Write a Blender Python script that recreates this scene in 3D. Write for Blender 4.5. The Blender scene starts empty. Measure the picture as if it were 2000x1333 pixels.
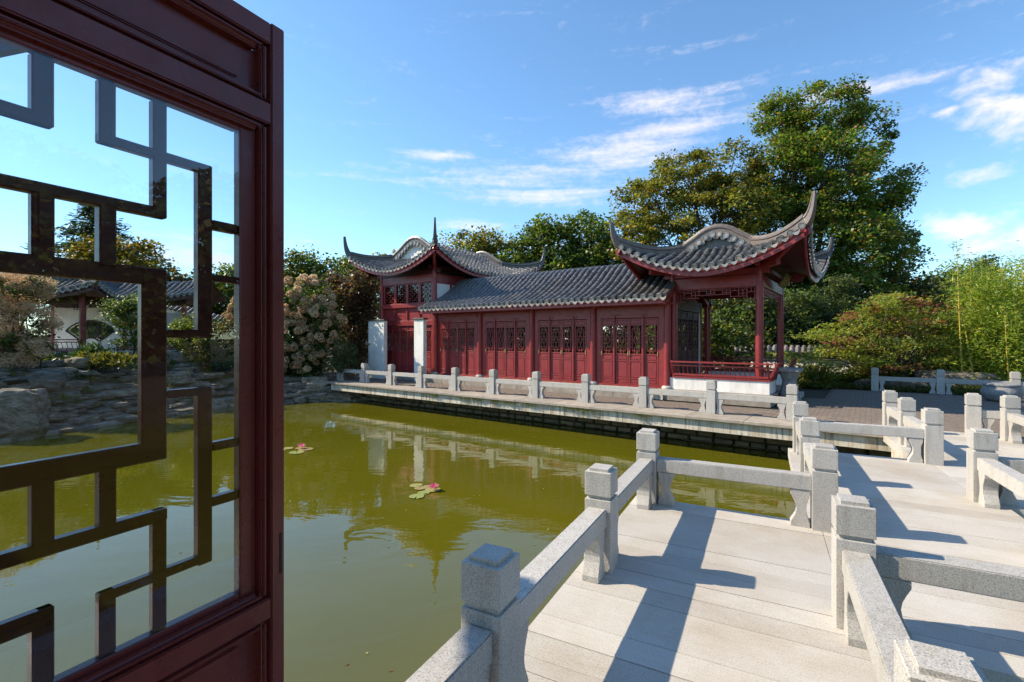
import bpy, bmesh, math, random
import numpy as np
from mathutils import Matrix, Vector
from mathutils import noise as mnoise
from mathutils.geometry import tessellate_polygon

R = math.radians
sc = bpy.context.scene
COL = sc.collection
random.seed(7)

# ------------------------------------------------------------------ camera, sky, sun
EYE = 1.75
cam_d = bpy.data.cameras.new('camera')
cam = bpy.data.objects.new('camera', cam_d)
COL.objects.link(cam)
cam.location = (0, 0, EYE)
cam.rotation_euler = (R(90), 0, 0)
cam_d.sensor_width = 36.0
cam_d.lens = 941.0 / 2000.0 * 36.0
cam_d.shift_y = -(666.5 - 661.0) / 2000.0
cam_d.clip_start = 0.05
cam_d.clip_end = 3000
sc.camera = cam

SUN_AZ = math.atan2(-0.947, 0.289) - R(5)      # clockwise from +Y
SUN_EL = R(37)

world = bpy.data.worlds.new('World')
sc.world = world
world.use_nodes = True
wn, wl = world.node_tree.nodes, world.node_tree.links
for n in list(wn):
    wn.remove(n)


def wnode(t, **kw):
    n = wn.new(t)
    for k, v in kw.items():
        setattr(n, k, v)
    return n


def wmath(op, a, b=None, c=None, clamp=False):
    n = wnode('ShaderNodeMath', operation=op, use_clamp=clamp)
    for i, v in enumerate((a, b, c)):
        if v is None:
            continue
        if isinstance(v, (int, float)):
            n.inputs[i].default_value = v
        else:
            wl.new(v, n.inputs[i])
    return n.outputs[0]


sky = wnode('ShaderNodeTexSky', sky_type='NISHITA', sun_disc=False)
sky.sun_elevation = SUN_EL
sky.sun_rotation = SUN_AZ
sky.altitude = 100
sky.air_density = 1.0
sky.dust_density = 0.1
sky.ozone_density = 2.2
tc = wnode('ShaderNodeTexCoord')
sep = wnode('ShaderNodeSeparateXYZ')
wl.new(tc.outputs['Generated'], sep.inputs[0])
AZ = wmath('ARCTAN2', sep.outputs[0], sep.outputs[1])
EL = wmath('ARCSINE', sep.outputs[2])


def blob(az, el, wa, we, tilt=0.0):
    """soft patch of cloud cover centred on a compass direction"""
    da = wmath('SUBTRACT', AZ, R(az))
    de = wmath('SUBTRACT', wmath('SUBTRACT', EL, R(el)), wmath('MULTIPLY', da, tilt))
    q = wmath('ADD', wmath('POWER', wmath('ABSOLUTE', wmath('DIVIDE', da, R(wa))), 2.0),
              wmath('POWER', wmath('ABSOLUTE', wmath('DIVIDE', de, R(we))), 2.0))
    return wmath('POWER', 2.718, wmath('MULTIPLY', q, -1.0))


def cnoise(sx, sy, sz, scale, detail=6, rough=0.6, dist=0.0, off=0.0):
    cb = wnode('ShaderNodeCombineXYZ')
    wl.new(wmath('MULTIPLY', AZ, sx), cb.inputs[0])
    wl.new(wmath('MULTIPLY', EL, sy), cb.inputs[1])
    cb.inputs[2].default_value = off
    n = wnode('ShaderNodeTexNoise')
    n.inputs['Scale'].default_value = scale
    n.inputs['Detail'].default_value = detail
    n.inputs['Roughness'].default_value = rough
    n.inputs['Distortion'].default_value = dist
    wl.new(cb.outputs[0], n.inputs['Vector'])
    return n.outputs[0]


def ramp(v, lo, hi):
    n = wnode('ShaderNodeMapRange', interpolation_type='SMOOTHSTEP')
    wl.new(v, n.inputs[0])
    n.inputs[1].default_value = lo
    n.inputs[2].default_value = hi
    return n.outputs[0]


cirrus_n = wmath('ADD', wmath('MULTIPLY', cnoise(1.2, 11, 0, 3.2, 8, 0.60, 0.30, 3.0), 0.66),
                 wmath('MULTIPLY', cnoise(13, 24, 0, 3.0, 6, 0.7, 0.4, 8.0), 0.34))
cov = None
for p in ((3.0, 18.2, 13, 1.9, 0.0), (4.0, 16.6, 11, 1.1, 0.0), (13, 20.2, 10, 2.0, 0.03), (18, 24.8, 8, 1.6, -0.05), (19, 22.6, 7, 1.5, 0.0),
          (-8.5, 20.6, 4.5, 0.6, 0.03), (36, 22.6, 7, 0.8, -0.05), (-5, 13.0, 5, 0.7, 0.0), (3, 10.5, 7, 1.6, 0.0),
          (-33, 8.5, 8, 1.8, 0.0)):
    b = blob(*p)
    cov = b if cov is None else wmath('MAXIMUM', cov, b)
cov = wmath('MAXIMUM', cov, ramp(cnoise(0.9, 3.5, 0, 2.0, 2, 0.5, 0, 40.0), 0.62, 1.0))
cirrus_n = wmath('ADD', wmath('MULTIPLY', wmath('SUBTRACT', cirrus_n, 0.5), 2.0), 0.5)
cirrus = wmath('MULTIPLY', ramp(wmath('ADD', cirrus_n, wmath('MULTIPLY', cov, 0.56)), 0.58, 1.36), 0.86)
cum_n = cnoise(5.5, 8.5, 0, 3.0, 9, 0.58, 0.2, 21.0)
cumc = None
for p in ((46.0, 18.5, 3.6, 3.6, 0.0), (44.2, 13.4, 3.0, 1.0, 0.1), (43.0, 9.5, 3.6, 1.7, 0.0), (47.0, 8.2, 5.0, 1.6, 0.0), (41.6, 19.3, 1.6, 0.6, 0.0),
          (62, 16, 9, 5, 0.0), (150, 18, 14, 6, 0.0), (-120, 14, 16, 5, 0.0)):
    b = blob(*p)
    cumc = b if cumc is None else wmath('MAXIMUM', cumc, b)
cumulus = ramp(wmath('ADD', wmath('MULTIPLY', cum_n, 1.5), wmath('MULTIPLY', cumc, 0.55)), 0.96, 1.5)
cover = wmath('MAXIMUM', cirrus, wmath('MULTIPLY', cumulus, 0.95), clamp=True)
cmix = wnode('ShaderNodeMixRGB', blend_type='MIX')
wl.new(cover, cmix.inputs[0])
tint = wnode('ShaderNodeMixRGB', blend_type='MULTIPLY')
tint.inputs[0].default_value = 1.0
tint.inputs[2].default_value = (0.70, 0.88, 0.95, 1)
wl.new(sky.outputs[0], tint.inputs[1])
wl.new(tint.outputs[0], cmix.inputs[1])
cmix.inputs[2].default_value = (4.3, 4.05, 4.3, 1)
bg = wnode('ShaderNodeBackground')
bg.inputs['Strength'].default_value = 0.125
wl.new(cmix.outputs[0], bg.inputs[0])
wo = wnode('ShaderNodeOutputWorld')
wl.new(bg.outputs[0], wo.inputs[0])

sun_d = bpy.data.lights.new('sun', 'SUN')
sun_d.energy = 3.7
sun_d.angle = R(0.55)
sun_d.color = (1.0, 0.87, 0.68)
sun = bpy.data.objects.new('sun', sun_d)
COL.objects.link(sun)
sd = Vector((math.sin(SUN_AZ) * math.cos(SUN_EL), math.cos(SUN_AZ) * math.cos(SUN_EL), math.sin(SUN_EL)))
sun.rotation_euler = sd.to_track_quat('Z', 'Y').to_euler()
sun.location = sd * 60

sc.view_settings.view_transform = 'Standard'
sc.view_settings.look = 'None'
sc.view_settings.exposure = 1.12
sc.view_settings.gamma = 1.0
sc.view_settings.use_curve_mapping = False
try:
    sc.cycles.max_bounces = 6
    sc.cycles.diffuse_bounces = 3
    sc.cycles.glossy_bounces = 3
    sc.cycles.transmission_bounces = 3
    sc.cycles.transparent_max_bounces = 10
    sc.cycles.caustics_reflective = False
    sc.cycles.caustics_refractive = False
    sc.cycles.use_denoising = True
    sc.cycles.use_light_tree = False
except Exception:
    pass

# ------------------------------------------------------------------ frames
TB = math.atan2(495, 941)                       # bridge frame: x = across (b), y = along (a)
BR = Matrix.Rotation(-TB, 4, 'Z')
TG = math.atan2(0.598, 0.802)                   # buildings frame: x = along the bank (s), y = away from pond (w)
GF = Matrix.Rotation(-TG, 4, 'Z')
WF = Matrix.Identity(4)
WATER = -0.78


def px(x, y, Y):
    """world point seen at that photo position at depth Y"""
    return Vector(((x - 1000) / 941 * Y, Y, EYE + (661 - y) / 941 * Y))


# ------------------------------------------------------------------ materials
MATS = {}


class Mat:
    def __init__(s, name):
        s.m = bpy.data.materials.new(name)
        s.m.use_nodes = True
        s.n, s.l = s.m.node_tree.nodes, s.m.node_tree.links
        s.b = s.n['Principled BSDF']
        s.out = s.n['Material Output']
        MATS[name] = s.m
        s.tc = s.n.new('ShaderNodeTexCoord')

    def node(s, t, **kw):
        n = s.n.new(t)
        for k, v in kw.items():
            setattr(n, k, v)
        return n

    def noise(s, scale, detail=4, rough=0.55, vec=None, stretch=None, dist=0.0, coord='Object'):
        n = s.node('ShaderNodeTexNoise')
        n.inputs['Scale'].default_value = scale
        n.inputs['Detail'].default_value = detail
        n.inputs['Roughness'].default_value = rough
        n.inputs['Distortion'].default_value = dist
        v = s.tc.outputs[coord] if vec is None else vec
        if stretch:
            mp = s.node('ShaderNodeMapping')
            mp.inputs['Scale'].default_value = stretch
            s.l.new(v, mp.inputs[0])
            v = mp.outputs[0]
        s.l.new(v, n.inputs['Vector'])
        return n.outputs[0]

    def wpos(s):
        return s.node('ShaderNodeNewGeometry').outputs['Position']

    def ramp(s, v, stops):
        r = s.node('ShaderNodeValToRGB')
        e = r.color_ramp.elements
        while len(e) < len(stops):
            e.new(0.5)
        for i, (p, c) in enumerate(stops):
            e[i].position = p
            e[i].color = (*c, 1) if len(c) == 3 else c
        s.l.new(v, r.inputs[0])
        return r.outputs[0]

    def mix(s, f, a, b, mode='MIX'):
        n = s.node('ShaderNodeMixRGB', blend_type=mode)
        for i, v in ((0, f), (1, a), (2, b)):
            if isinstance(v, (int, float)):
                n.inputs[i].default_value = v
            elif isinstance(v, tuple):
                n.inputs[i].default_value = (*v, 1)
            else:
                s.l.new(v, n.inputs[i])
        return n.outputs[0]

    def math(s, op, a, b=None):
        n = s.node('ShaderNodeMath', operation=op)
        for i, v in ((0, a), (1, b)):
            if v is None:
                continue
            if isinstance(v, (int, float)):
                n.inputs[i].default_value = v
            else:
                s.l.new(v, n.inputs[i])
        return n.outputs[0]

    def rand(s):
        return s.node('ShaderNodeObjectInfo').outputs['Random']

    def color(s, c):
        if isinstance(c, tuple):
            s.b.inputs['Base Color'].default_value = (*c, 1)
        else:
            s.l.new(c, s.b.inputs['Base Color'])

    def rough(s, r):
        if isinstance(r, (int, float)):
            s.b.inputs['Roughness'].default_value = r
        else:
            s.l.new(r, s.b.inputs['Roughness'])

    def bump(s, h, strength=0.3, dist=0.01):
        n = s.node('ShaderNodeBump')
        n.inputs['Strength'].default_value = strength
        n.inputs['Distance'].default_value = dist
        s.l.new(h, n.inputs['Height'])
        s.l.new(n.outputs[0], s.b.inputs['Normal'])
        return n


def m_granite(name, lo, mid, hi, spot=0.5, warm=(0.62, 0.58, 0.52)):
    m = Mat(name)
    p = m.wpos()
    g = m.noise(170, 2, 0.7, p)
    c = m.ramp(g, [(0.30, lo), (0.44, mid), (0.62, hi)])
    big = m.noise(2.2, 4, 0.6, p)
    c = m.mix(m.math('MULTIPLY', m.ramp(big, [(0.42, (0, 0, 0)), (0.72, (1, 1, 1))]), spot), c, warm, 'MULTIPLY')
    rnd = m.ramp(m.rand(), [(0, (0.84, 0.84, 0.84)), (1, (1.0, 1.0, 1.0))])
    c = m.mix(1.0, c, rnd, 'MULTIPLY')
    st = m.ramp(m.noise(9, 5, 0.7, p, (1.3, 1.3, 0.16)), [(0.50, (0, 0, 0)), (0.70, (0.7, 0.7, 0.7))])
    c = m.mix(st, c, (0.74, 0.70, 0.63), 'MULTIPLY')
    li = m.ramp(m.noise(22, 4, 0.6, p), [(0.66, (0, 0, 0)), (0.72, (0.6, 0.6, 0.6))])
    c = m.mix(li, c, (0.30, 0.28, 0.20))
    m.color(c)
    m.rough(0.62)
    m.bump(m.noise(120, 3, 0.7, p), 0.18, 0.003)
    return m


m_granite('granite', (0.165, 0.160, 0.153), (0.420, 0.402, 0.372), (0.575, 0.548, 0.505), 0.35, (0.9, 0.87, 0.82))


def m_deck():
    m = Mat('deck_granite')
    p = m.wpos()
    c = m.ramp(m.noise(150, 2, 0.7, p), [(0.28, (0.31, 0.288, 0.255)), (0.45, (0.49, 0.462, 0.42)), (0.65, (0.58, 0.552, 0.505))])
    st = m.noise(6, 5, 0.65, None, (0.6, 9, 1))
    c = m.mix(m.ramp(st, [(0.45, (0, 0, 0)), (0.8, (0.5, 0.5, 0.5))]), c, (0.80, 0.77, 0.72), 'MULTIPLY')
    dirt = m.noise(1.1, 6, 0.65, p)
    c = m.mix(m.ramp(dirt, [(0.44, (0, 0, 0)), (0.70, (0.85, 0.85, 0.85))]), c, (0.80, 0.73, 0.63), 'MULTIPLY')
    v = m.node('ShaderNodeTexVoronoi')
    v.inputs['Scale'].default_value = 15
    m.l.new(p, v.inputs['Vector'])
    sp = m.ramp(v.outputs['Distance'], [(0.03, (1, 1, 1)), (0.085, (0, 0, 0))])
    sel = m.ramp(m.noise(3.1, 2, 0.5, p), [(0.52, (0, 0, 0)), (0.62, (1, 1, 1))])
    c = m.mix(m.math('MULTIPLY', m.math('MULTIPLY', sp, sel), 0.7), c, (0.12, 0.10, 0.08))
    c = m.mix(1.0, c, m.ramp(m.rand(), [(0, (0.86, 0.85, 0.84)), (1, (1.04, 1.04, 1.04))]), 'MULTIPLY')
    m.color(c)
    m.rough(0.7)
    m.bump(m.noise(110, 3, 0.7, p), 0.3, 0.003)


m_deck()


def m_lacquer(name, col, dark, rough=0.38):
    m = Mat(name)
    p = m.wpos()
    n = m.noise(5, 5, 0.6, p)
    c = m.ramp(n, [(0.3, dark), (0.7, col)])
    c = m.mix(m.ramp(m.noise(40, 3, 0.6, p, (1, 1, 0.06)), [(0.4, (0, 0, 0)), (0.75, (0.45, 0.45, 0.45))]), c, tuple(x * 0.55 for x in col))
    c = m.mix(m.ramp(m.noise(1.7, 6, 0.7, p), [(0.5, (0, 0, 0)), (0.75, (0.4, 0.4, 0.4))]), c, (col[0] * 1.1, col[1] * 1.5, col[2] * 1.4))
    m.color(c)
    m.rough(m.ramp(m.noise(12, 4, 0.6, p), [(0.3, (rough - 0.08,) * 3), (0.7, (rough + 0.12,) * 3)]))
    m.bump(m.noise(60, 3, 0.6, p, (1, 1, 0.1)), 0.12, 0.002)


m_lacquer('red_lacquer', (0.290, 0.031, 0.032), (0.195, 0.021, 0.023))
m_lacquer('maroon_lacquer', (0.175, 0.026, 0.021), (0.125, 0.019, 0.016), 0.30)
m_lacquer('dark_lacquer', (0.075, 0.012, 0.014), (0.05, 0.009, 0.011), 0.5)


def m_tile(name, a, b, warm=0.0):
    m = Mat(name)
    p = m.wpos()
    c = m.ramp(m.noise(9, 4, 0.6, p), [(0.3, a), (0.7, b)])
    rnd = m.rand()
    c = m.mix(1.0, c, m.ramp(rnd, [(0.0, (0.60, 0.60, 0.62)), (0.5, (1.0, 1.0, 1.0)), (0.85, (1.10, 1.12, 1.22)), (1.0, (1.4, 1.2, 1.05))]), 'MULTIPLY')
    lich = m.ramp(m.noise(14, 3, 0.6, p, None), [(0.66, (0, 0, 0)), (0.72, (1, 1, 1))])
    lich2 = m.ramp(m.noise(1.3, 2, 0.5, p), [(0.48, (0, 0, 0)), (0.6, (1, 1, 1))])
    c = m.mix(m.math('MULTIPLY', m.math('MULTIPLY', lich, lich2), 0.75), c, (0.30, 0.13, 0.07))
    m.color(c)
    m.rough(0.42)
    m.bump(m.noise(55, 3, 0.6, p), 0.3, 0.004)


m_tile('roof_tile', (0.082, 0.079, 0.076), (0.170, 0.161, 0.150))
m_tile('tile_end', (0.20, 0.195, 0.185), (0.36, 0.35, 0.33))
m_tile('ridge_grey', (0.085, 0.076, 0.069), (0.135, 0.120, 0.110))
m_tile('shaded_tile_grey', (0.06, 0.058, 0.056), (0.10, 0.096, 0.092))  # tile grey with the near eave's dark silhouette put into the colour
m_tile('coping_tile', (0.13, 0.115, 0.10), (0.24, 0.21, 0.18))


def m_simple(name, stops, scale=6, rough=0.8, bump=0.3, bscale=40, bdist=0.01, stretch=None, objrand=None):
    m = Mat(name)
    p = m.wpos()
    c = m.ramp(m.noise(scale, 6, 0.62, p, stretch), stops)
    if objrand:
        c = m.mix(1.0, c, m.ramp(m.rand(), objrand), 'MULTIPLY')
    m.color(c)
    m.rough(rough)
    m.bump(m.noise(bscale, 4, 0.65, p), bump, bdist)
    return m


def m_plaster():
    m = Mat('white_plaster')
    p = m.wpos()
    c = m.ramp(m.noise(2.0, 6, 0.62, p), [(0.3, (0.66, 0.64, 0.60)), (0.55, (0.80, 0.78, 0.73))])
    c = m.mix(m.ramp(m.noise(7, 5, 0.7, p, (1.2, 1.2, 0.12)), [(0.5, (0, 0, 0)), (0.72, (0.6, 0.6, 0.6))]), c, (0.72, 0.69, 0.62), 'MULTIPLY')
    c = m.mix(m.ramp(m.noise(3.5, 7, 0.7, p), [(0.6, (0, 0, 0)), (0.75, (0.5, 0.5, 0.5))]), c, (0.70, 0.65, 0.56), 'MULTIPLY')
    m.color(c)
    m.rough(0.85)
    m.bump(m.noise(30, 4, 0.65, p), 0.2, 0.006)


m_plaster()
m_simple('paver', [(0.3, (0.15, 0.120, 0.098)), (0.7, (0.25, 0.205, 0.168))], 9, 0.85, 0.3, 60, 0.005, None,
         [(0, (0.75, 0.74, 0.74)), (1, (1.1, 1.07, 1.03))])
m_simple('bank_stone', [(0.3, (0.162, 0.125, 0.072)), (0.7, (0.323, 0.257, 0.152))], 6, 0.9, 0.6, 22, 0.02, None,
         [(0, (0.7, 0.7, 0.7)), (1, (1.2, 1.15, 1.1))])
m_simple('mortar', [(0.3, (0.03, 0.026, 0.018)), (0.7, (0.055, 0.048, 0.035))], 6, 0.95)
m_simple('bark', [(0.3, (0.05, 0.038, 0.028)), (0.7, (0.15, 0.12, 0.09))], 7, 0.9, 0.7, 25, 0.03)
m_simple('soil', [(0.3, (0.035, 0.03, 0.018)), (0.7, (0.085, 0.07, 0.04))], 3, 0.95, 0.6, 12, 0.03)
m_simple('lawn', [(0.3, (0.035, 0.05, 0.015)), (0.7, (0.075, 0.085, 0.03))], 3, 0.95, 0.6, 12, 0.03)
m_simple('asphalt', [(0.3, (0.045, 0.043, 0.042)), (0.7, (0.075, 0.072, 0.07))], 30, 0.9, 0.3, 90, 0.005)
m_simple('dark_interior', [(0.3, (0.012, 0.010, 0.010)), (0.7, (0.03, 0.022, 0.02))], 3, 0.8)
m_simple('bamboo_culm', [(0.3, (0.42, 0.30, 0.05)), (0.7, (0.62, 0.44, 0.09))], 4, 0.4, 0.1)
m_simple('brass', [(0.3, (0.30, 0.22, 0.08)), (0.7, (0.42, 0.33, 0.14))], 20, 0.4, 0.1)
m_simple('gold_leaf', [(0.3, (0.38, 0.27, 0.06)), (0.7, (0.5, 0.37, 0.1))], 20, 0.4, 0.1)
m_simple('plaque_green', [(0.3, (0.045, 0.05, 0.02)), (0.7, (0.08, 0.08, 0.03))], 8, 0.5, 0.1)
m_simple('steel', [(0.3, (0.16, 0.15, 0.14)), (0.7, (0.24, 0.22, 0.2))], 30, 0.35, 0.1)
m_simple('carved_stone', [(0.3, (0.16, 0.165, 0.17)), (0.7, (0.32, 0.32, 0.315))], 9, 0.8, 0.8, 26, 0.02)
m_simple('thatch_moss', [(0.3, (0.10, 0.10, 0.02)), (0.7, (0.22, 0.20, 0.05))], 6, 0.95, 0.6, 40, 0.02)


def m_rock():
    m = Mat('ledge_rock')
    p = m.wpos()
    c = m.ramp(m.noise(3.6, 9, 0.72, p, (1, 1, 2.6), 0.5), [(0.30, (0.06, 0.05, 0.038)), (0.48, (0.24, 0.208, 0.165)), (0.70, (0.52, 0.46, 0.38))])
    c = m.mix(1.0, c, m.ramp(m.rand(), [(0, (0.62, 0.62, 0.63)), (0.5, (0.95, 0.92, 0.88)), (1, (1.2, 1.13, 1.02))]), 'MULTIPLY')
    mo = m.ramp(m.noise(1.9, 5, 0.6, p), [(0.56, (0, 0, 0)), (0.7, (0.7, 0.7, 0.7))])
    c = m.mix(mo, c, (0.085, 0.085, 0.025))
    m.color(c)
    m.rough(0.88)
    m.bump(m.noise(7, 9, 0.75, p, (1, 1, 2.2)), 1.0, 0.10)


m_rock()


def m_concrete():
    m = Mat('stained_concrete')
    p = m.wpos()
    mp = m.node('ShaderNodeMapping')
    mp.inputs['Rotation'].default_value = (0, 0, TG)
    m.l.new(p, mp.inputs[0])
    v = mp.outputs[0]
    c = m.ramp(m.noise(3, 5, 0.6, v), [(0.3, (0.50, 0.455, 0.37)), (0.7, (0.66, 0.61, 0.52))])
    s1 = m.ramp(m.noise(5.0, 5, 0.7, v, (1.6, 1, 0.12)), [(0.48, (0, 0, 0)), (0.64, (1, 1, 1))])
    c = m.mix(m.math('MULTIPLY', s1, 0.7), c, (0.27, 0.17, 0.07))
    s2 = m.ramp(m.noise(9.0, 5, 0.7, v, (1.4, 1, 0.1)), [(0.53, (0, 0, 0)), (0.66, (1, 1, 1))])
    c = m.mix(m.math('MULTIPLY', s2, 0.8), c, (0.06, 0.055, 0.045))
    m.color(c)
    m.rough(0.85)
    m.bump(m.noise(40, 4, 0.6, p), 0.3, 0.006)


m_concrete()
m_simple('coping_concrete', [(0.3, (0.25, 0.215, 0.175)), (0.7, (0.40, 0.355, 0.30))], 4, 0.85, 0.3, 50, 0.005, None,
         [(0, (0.85, 0.84, 0.83)), (1, (1.08, 1.06, 1.04))])


def m_water():
    m = Mat('pond_water')
    p = m.wpos()
    m.color(m.ramp(m.noise(0.25, 3, 0.5, p), [(0.3, (0.083, 0.080, 0.0042)), (0.7, (0.104, 0.098, 0.0065))]))
    m.rough(0.015)
    m.b.inputs['IOR'].default_value = 1.55
    m.b.inputs['Specular IOR Level'].default_value = 0.5
    h1 = m.noise(1.15, 3, 0.5, p, (1.0, 1.7, 1), 0.5)
    h2 = m.noise(5.5, 3, 0.5, p, (1.0, 1.5, 1), 0.3)
    patch = m.ramp(m.noise(0.28, 2, 0.5, p), [(0.40, (0.15, 0.15, 0.15)), (0.66, (1, 1, 1))])
    h = m.math('ADD', m.math('MULTIPLY', h1, 0.75), m.math('MULTIPLY', m.math('MULTIPLY', h2, 0.20), patch))
    m.bump(h, 0.10, 0.08)


m_water()


def m_glass():
    m = Mat('pane_glass')
    tr = m.node('ShaderNodeBsdfTransparent')
    tr.inputs[0].default_value = (0.93, 0.95, 0.95, 1)
    gl = m.node('ShaderNodeBsdfGlossy')
    gl.inputs['Roughness'].default_value = 0.004
    fr = m.node('ShaderNodeFresnel')
    fr.inputs['IOR'].default_value = 1.5
    f = m.math('MINIMUM', m.math('MULTIPLY', fr.outputs[0], 1.1), 1.0)
    mx = m.node('ShaderNodeMixShader')
    m.l.new(f, mx.inputs[0])
    m.l.new(tr.outputs[0], mx.inputs[1])
    m.l.new(gl.outputs[0], mx.inputs[2])
    m.l.new(mx.outputs[0], m.out.inputs['Surface'])


m_glass()


def m_leaf(name, rough=0.45, trans=0.45, tr=(1.5, 1.55, 0.7)):
    m = Mat(name)
    at = m.node('ShaderNodeAttribute')
    at.attribute_name = 'tint'
    m.l.new(at.outputs['Color'], m.b.inputs['Base Color'])
    m.b.inputs['Roughness'].default_value = rough
    tl = m.node('ShaderNodeBsdfTranslucent')
    br = m.mix(1.0, at.outputs['Color'], tr, 'MULTIPLY')
    m.l.new(br, tl.inputs['Color'])
    mx = m.node('ShaderNodeMixShader')
    mx.inputs[0].default_value = trans
    m.l.new(m.b.outputs[0], mx.inputs[1])
    m.l.new(tl.outputs[0], mx.inputs[2])
    m.l.new(mx.outputs[0], m.out.inputs['Surface'])


m_leaf('leaf')
m_leaf('plume', 0.9, 0.45, (1.1, 1.0, 0.95))
m_leaf('petal', 0.5, 0.3, (1.1, 1.0, 1.0))
m_leaf('lily_pad', 0.3, 0.05)

# ------------------------------------------------------------------ geometry helpers


def new_obj(name, mesh, parent=None, mat4=None):
    o = bpy.data.objects.new(name, mesh)
    COL.objects.link(o)
    if parent is not None:
        o.parent = parent
    if mat4 is not None:
        o.matrix_local = mat4
    return o


def tag(o, label=None, cat=None, group=None, kind=None):
    for k, v in (('label', label), ('category', cat), ('group', group), ('kind', kind)):
        if v:
            o[k] = v
    return o


class Thing:
    """an Empty at a thing's base, turned with its frame; parts are given in frame coordinates"""

    def __init__(s, name, label, cat, frame=WF, base=(0, 0, 0), group=None, kind=None):
        s.e = bpy.data.objects.new(name, None)
        s.e.empty_display_size = 0.2
        COL.objects.link(s.e)
        s.base = Vector(base)
        s.frame = frame
        s.e.matrix_world = frame @ Matrix.Translation(s.base)
        tag(s.e, label, cat, group, kind)


class MB:
    def __init__(s):
        s.v, s.f = [], []

    def add(s, vs, fs):
        o = len(s.v)
        s.v += [tuple(v) for v in vs]
        s.f += [tuple(i + o for i in f) for f in fs]
        return s

    def box(s, x0, x1, y0, y1, z0, z1):
        vs = [(x, y, z) for z in (z0, z1) for y in (y0, y1) for x in (x0, x1)]
        return s.add(vs, [(0, 2, 3, 1), (4, 5, 7, 6), (0, 1, 5, 4), (2, 6, 7, 3), (0, 4, 6, 2), (1, 3, 7, 5)])

    def prism(s, poly, axis, t0, t1):
        """poly in the two other axes, extruded along axis from t0 to t1"""
        n = len(poly)

        def P(u, v, t):
            return {'x': (t, u, v), 'y': (u, t, v), 'z': (u, v, t)}[axis]
        vs = [P(u, v, t0) for u, v in poly] + [P(u, v, t1) for u, v in poly]
        fs = [tuple(range(n))[::-1], tuple(range(n, 2 * n))]
        fs += [(i, (i + 1) % n, n + (i + 1) % n, n + i) for i in range(n)]
        return s.add(vs, fs)

    def lathe(s, prof, c=(0, 0, 0), seg=16, axis='z'):
        vs, fs = [], []
        for r, z in prof:
            for k in range(seg):
                a = 2 * math.pi * k / seg
                x, y = r * math.cos(a), r * math.sin(a)
                vs.append((c[0] + x, c[1] + y, c[2] + z) if axis == 'z' else (c[0] + x, c[1] + z, c[2] + y))
        for i in range(len(prof) - 1):
            for k in range(seg):
                k2 = (k + 1) % seg
                fs.append((i * seg + k, i * seg + k2, (i + 1) * seg + k2, (i + 1) * seg + k))
        fs.append(tuple(range(seg))[::-1])
        m = (len(prof) - 1) * seg
        fs.append(tuple(range(m, m + seg)))
        return s.add(vs, fs)

    def tube(s, pts, rads, seg=7):
        pts = [Vector(p) for p in pts]
        vs, fs = [], []
        for i, p in enumerate(pts):
            d = (pts[min(i + 1, len(pts) - 1)] - pts[max(i - 1, 0)])
            d = d.normalized() if d.length > 1e-6 else Vector((0, 0, 1))
            u = d.cross(Vector((0.13, 0.31, 1)) if abs(d.z) < 0.95 else Vector((1, 0.2, 0))).normalized()
            w = d.cross(u)
            for k in range(seg):
                a = 2 * math.pi * k / seg
                vs.append(p + (u * math.cos(a) + w * math.sin(a)) * rads[i])
        for i in range(len(pts) - 1):
            for k in range(seg):
                k2 = (k + 1) % seg
                fs.append((i * seg + k, i * seg + k2, (i + 1) * seg + k2, (i + 1) * seg + k))
        m = (len(pts) - 1) * seg
        fs += [tuple(range(seg))[::-1], tuple(range(m, m + seg))]
        return s.add(vs, fs)

    def sweep(s, pts, section, scales=None, up=Vector((0, 0, 1))):
        """section in (side, up); section follows the path with its up kept vertical"""
        pts = [Vector(p) for p in pts]
        n = len(section)
        vs, fs = [], []
        for i, p in enumerate(pts):
            d = (pts[min(i + 1, len(pts) - 1)] - pts[max(i - 1, 0)]).normalized()
            side = Vector((d.y, -d.x, 0))
            side = side.normalized() if side.length > 1e-5 else Vector((1, 0, 0))
            u2 = side.cross(d).normalized()
            k = scales[i] if scales else 1.0
            for a, b in section:
                vs.append(p + side * a * k + u2 * b * k)
        for i in range(len(pts) - 1):
            for k in range(n):
                k2 = (k + 1) % n
                fs.append((i * n + k, i * n + k2, (i + 1) * n + k2, (i + 1) * n + k))
        m = (len(pts) - 1) * n
        fs += [tuple(range(n))[::-1], tuple(range(m, m + n))]
        return s.add(vs, fs)

    def grid(s, rows):
        n = len(rows[0])
        vs = [p for r in rows for p in r]
        fs = [(i * n + j, i * n + j + 1, (i + 1) * n + j + 1, (i + 1) * n + j) for i in range(len(rows) - 1) for j in range(n - 1)]
        return s.add(vs, fs)

    def mesh(s, name, mat=None, bevel=0, smooth=False, base=None, seg=1):
        me = bpy.data.meshes.new(name)
        vs = s.v if base is None else [(v[0] - base[0], v[1] - base[1], v[2] - base[2]) for v in s.v]
        me.from_pydata(vs, [], s.f)
        bm = bmesh.new()
        bm.from_mesh(me)
        bmesh.ops.recalc_face_normals(bm, faces=bm.faces)
        if bevel:
            es = [e for e in bm.edges if len(e.link_faces) == 2 and e.calc_face_angle(0) > 0.6]
            bmesh.ops.bevel(bm, geom=es, offset=bevel, segments=seg, affect='EDGES', clamp_overlap=True)
        bm.to_mesh(me)
        bm.free()
        if mat:
            me.materials.append(MATS[mat])
        if smooth:
            me.polygons.foreach_set('use_smooth', [True] * len(me.polygons))
        return me

    def part(s, name, mat, t, parent=None, bevel=0, smooth=False, seg=1):
        """link as a part of Thing t (vertices given in t's frame coordinates)"""
        return new_obj(name, s.mesh(name, mat, bevel, smooth, t.base, seg), parent or t.e)

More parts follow.
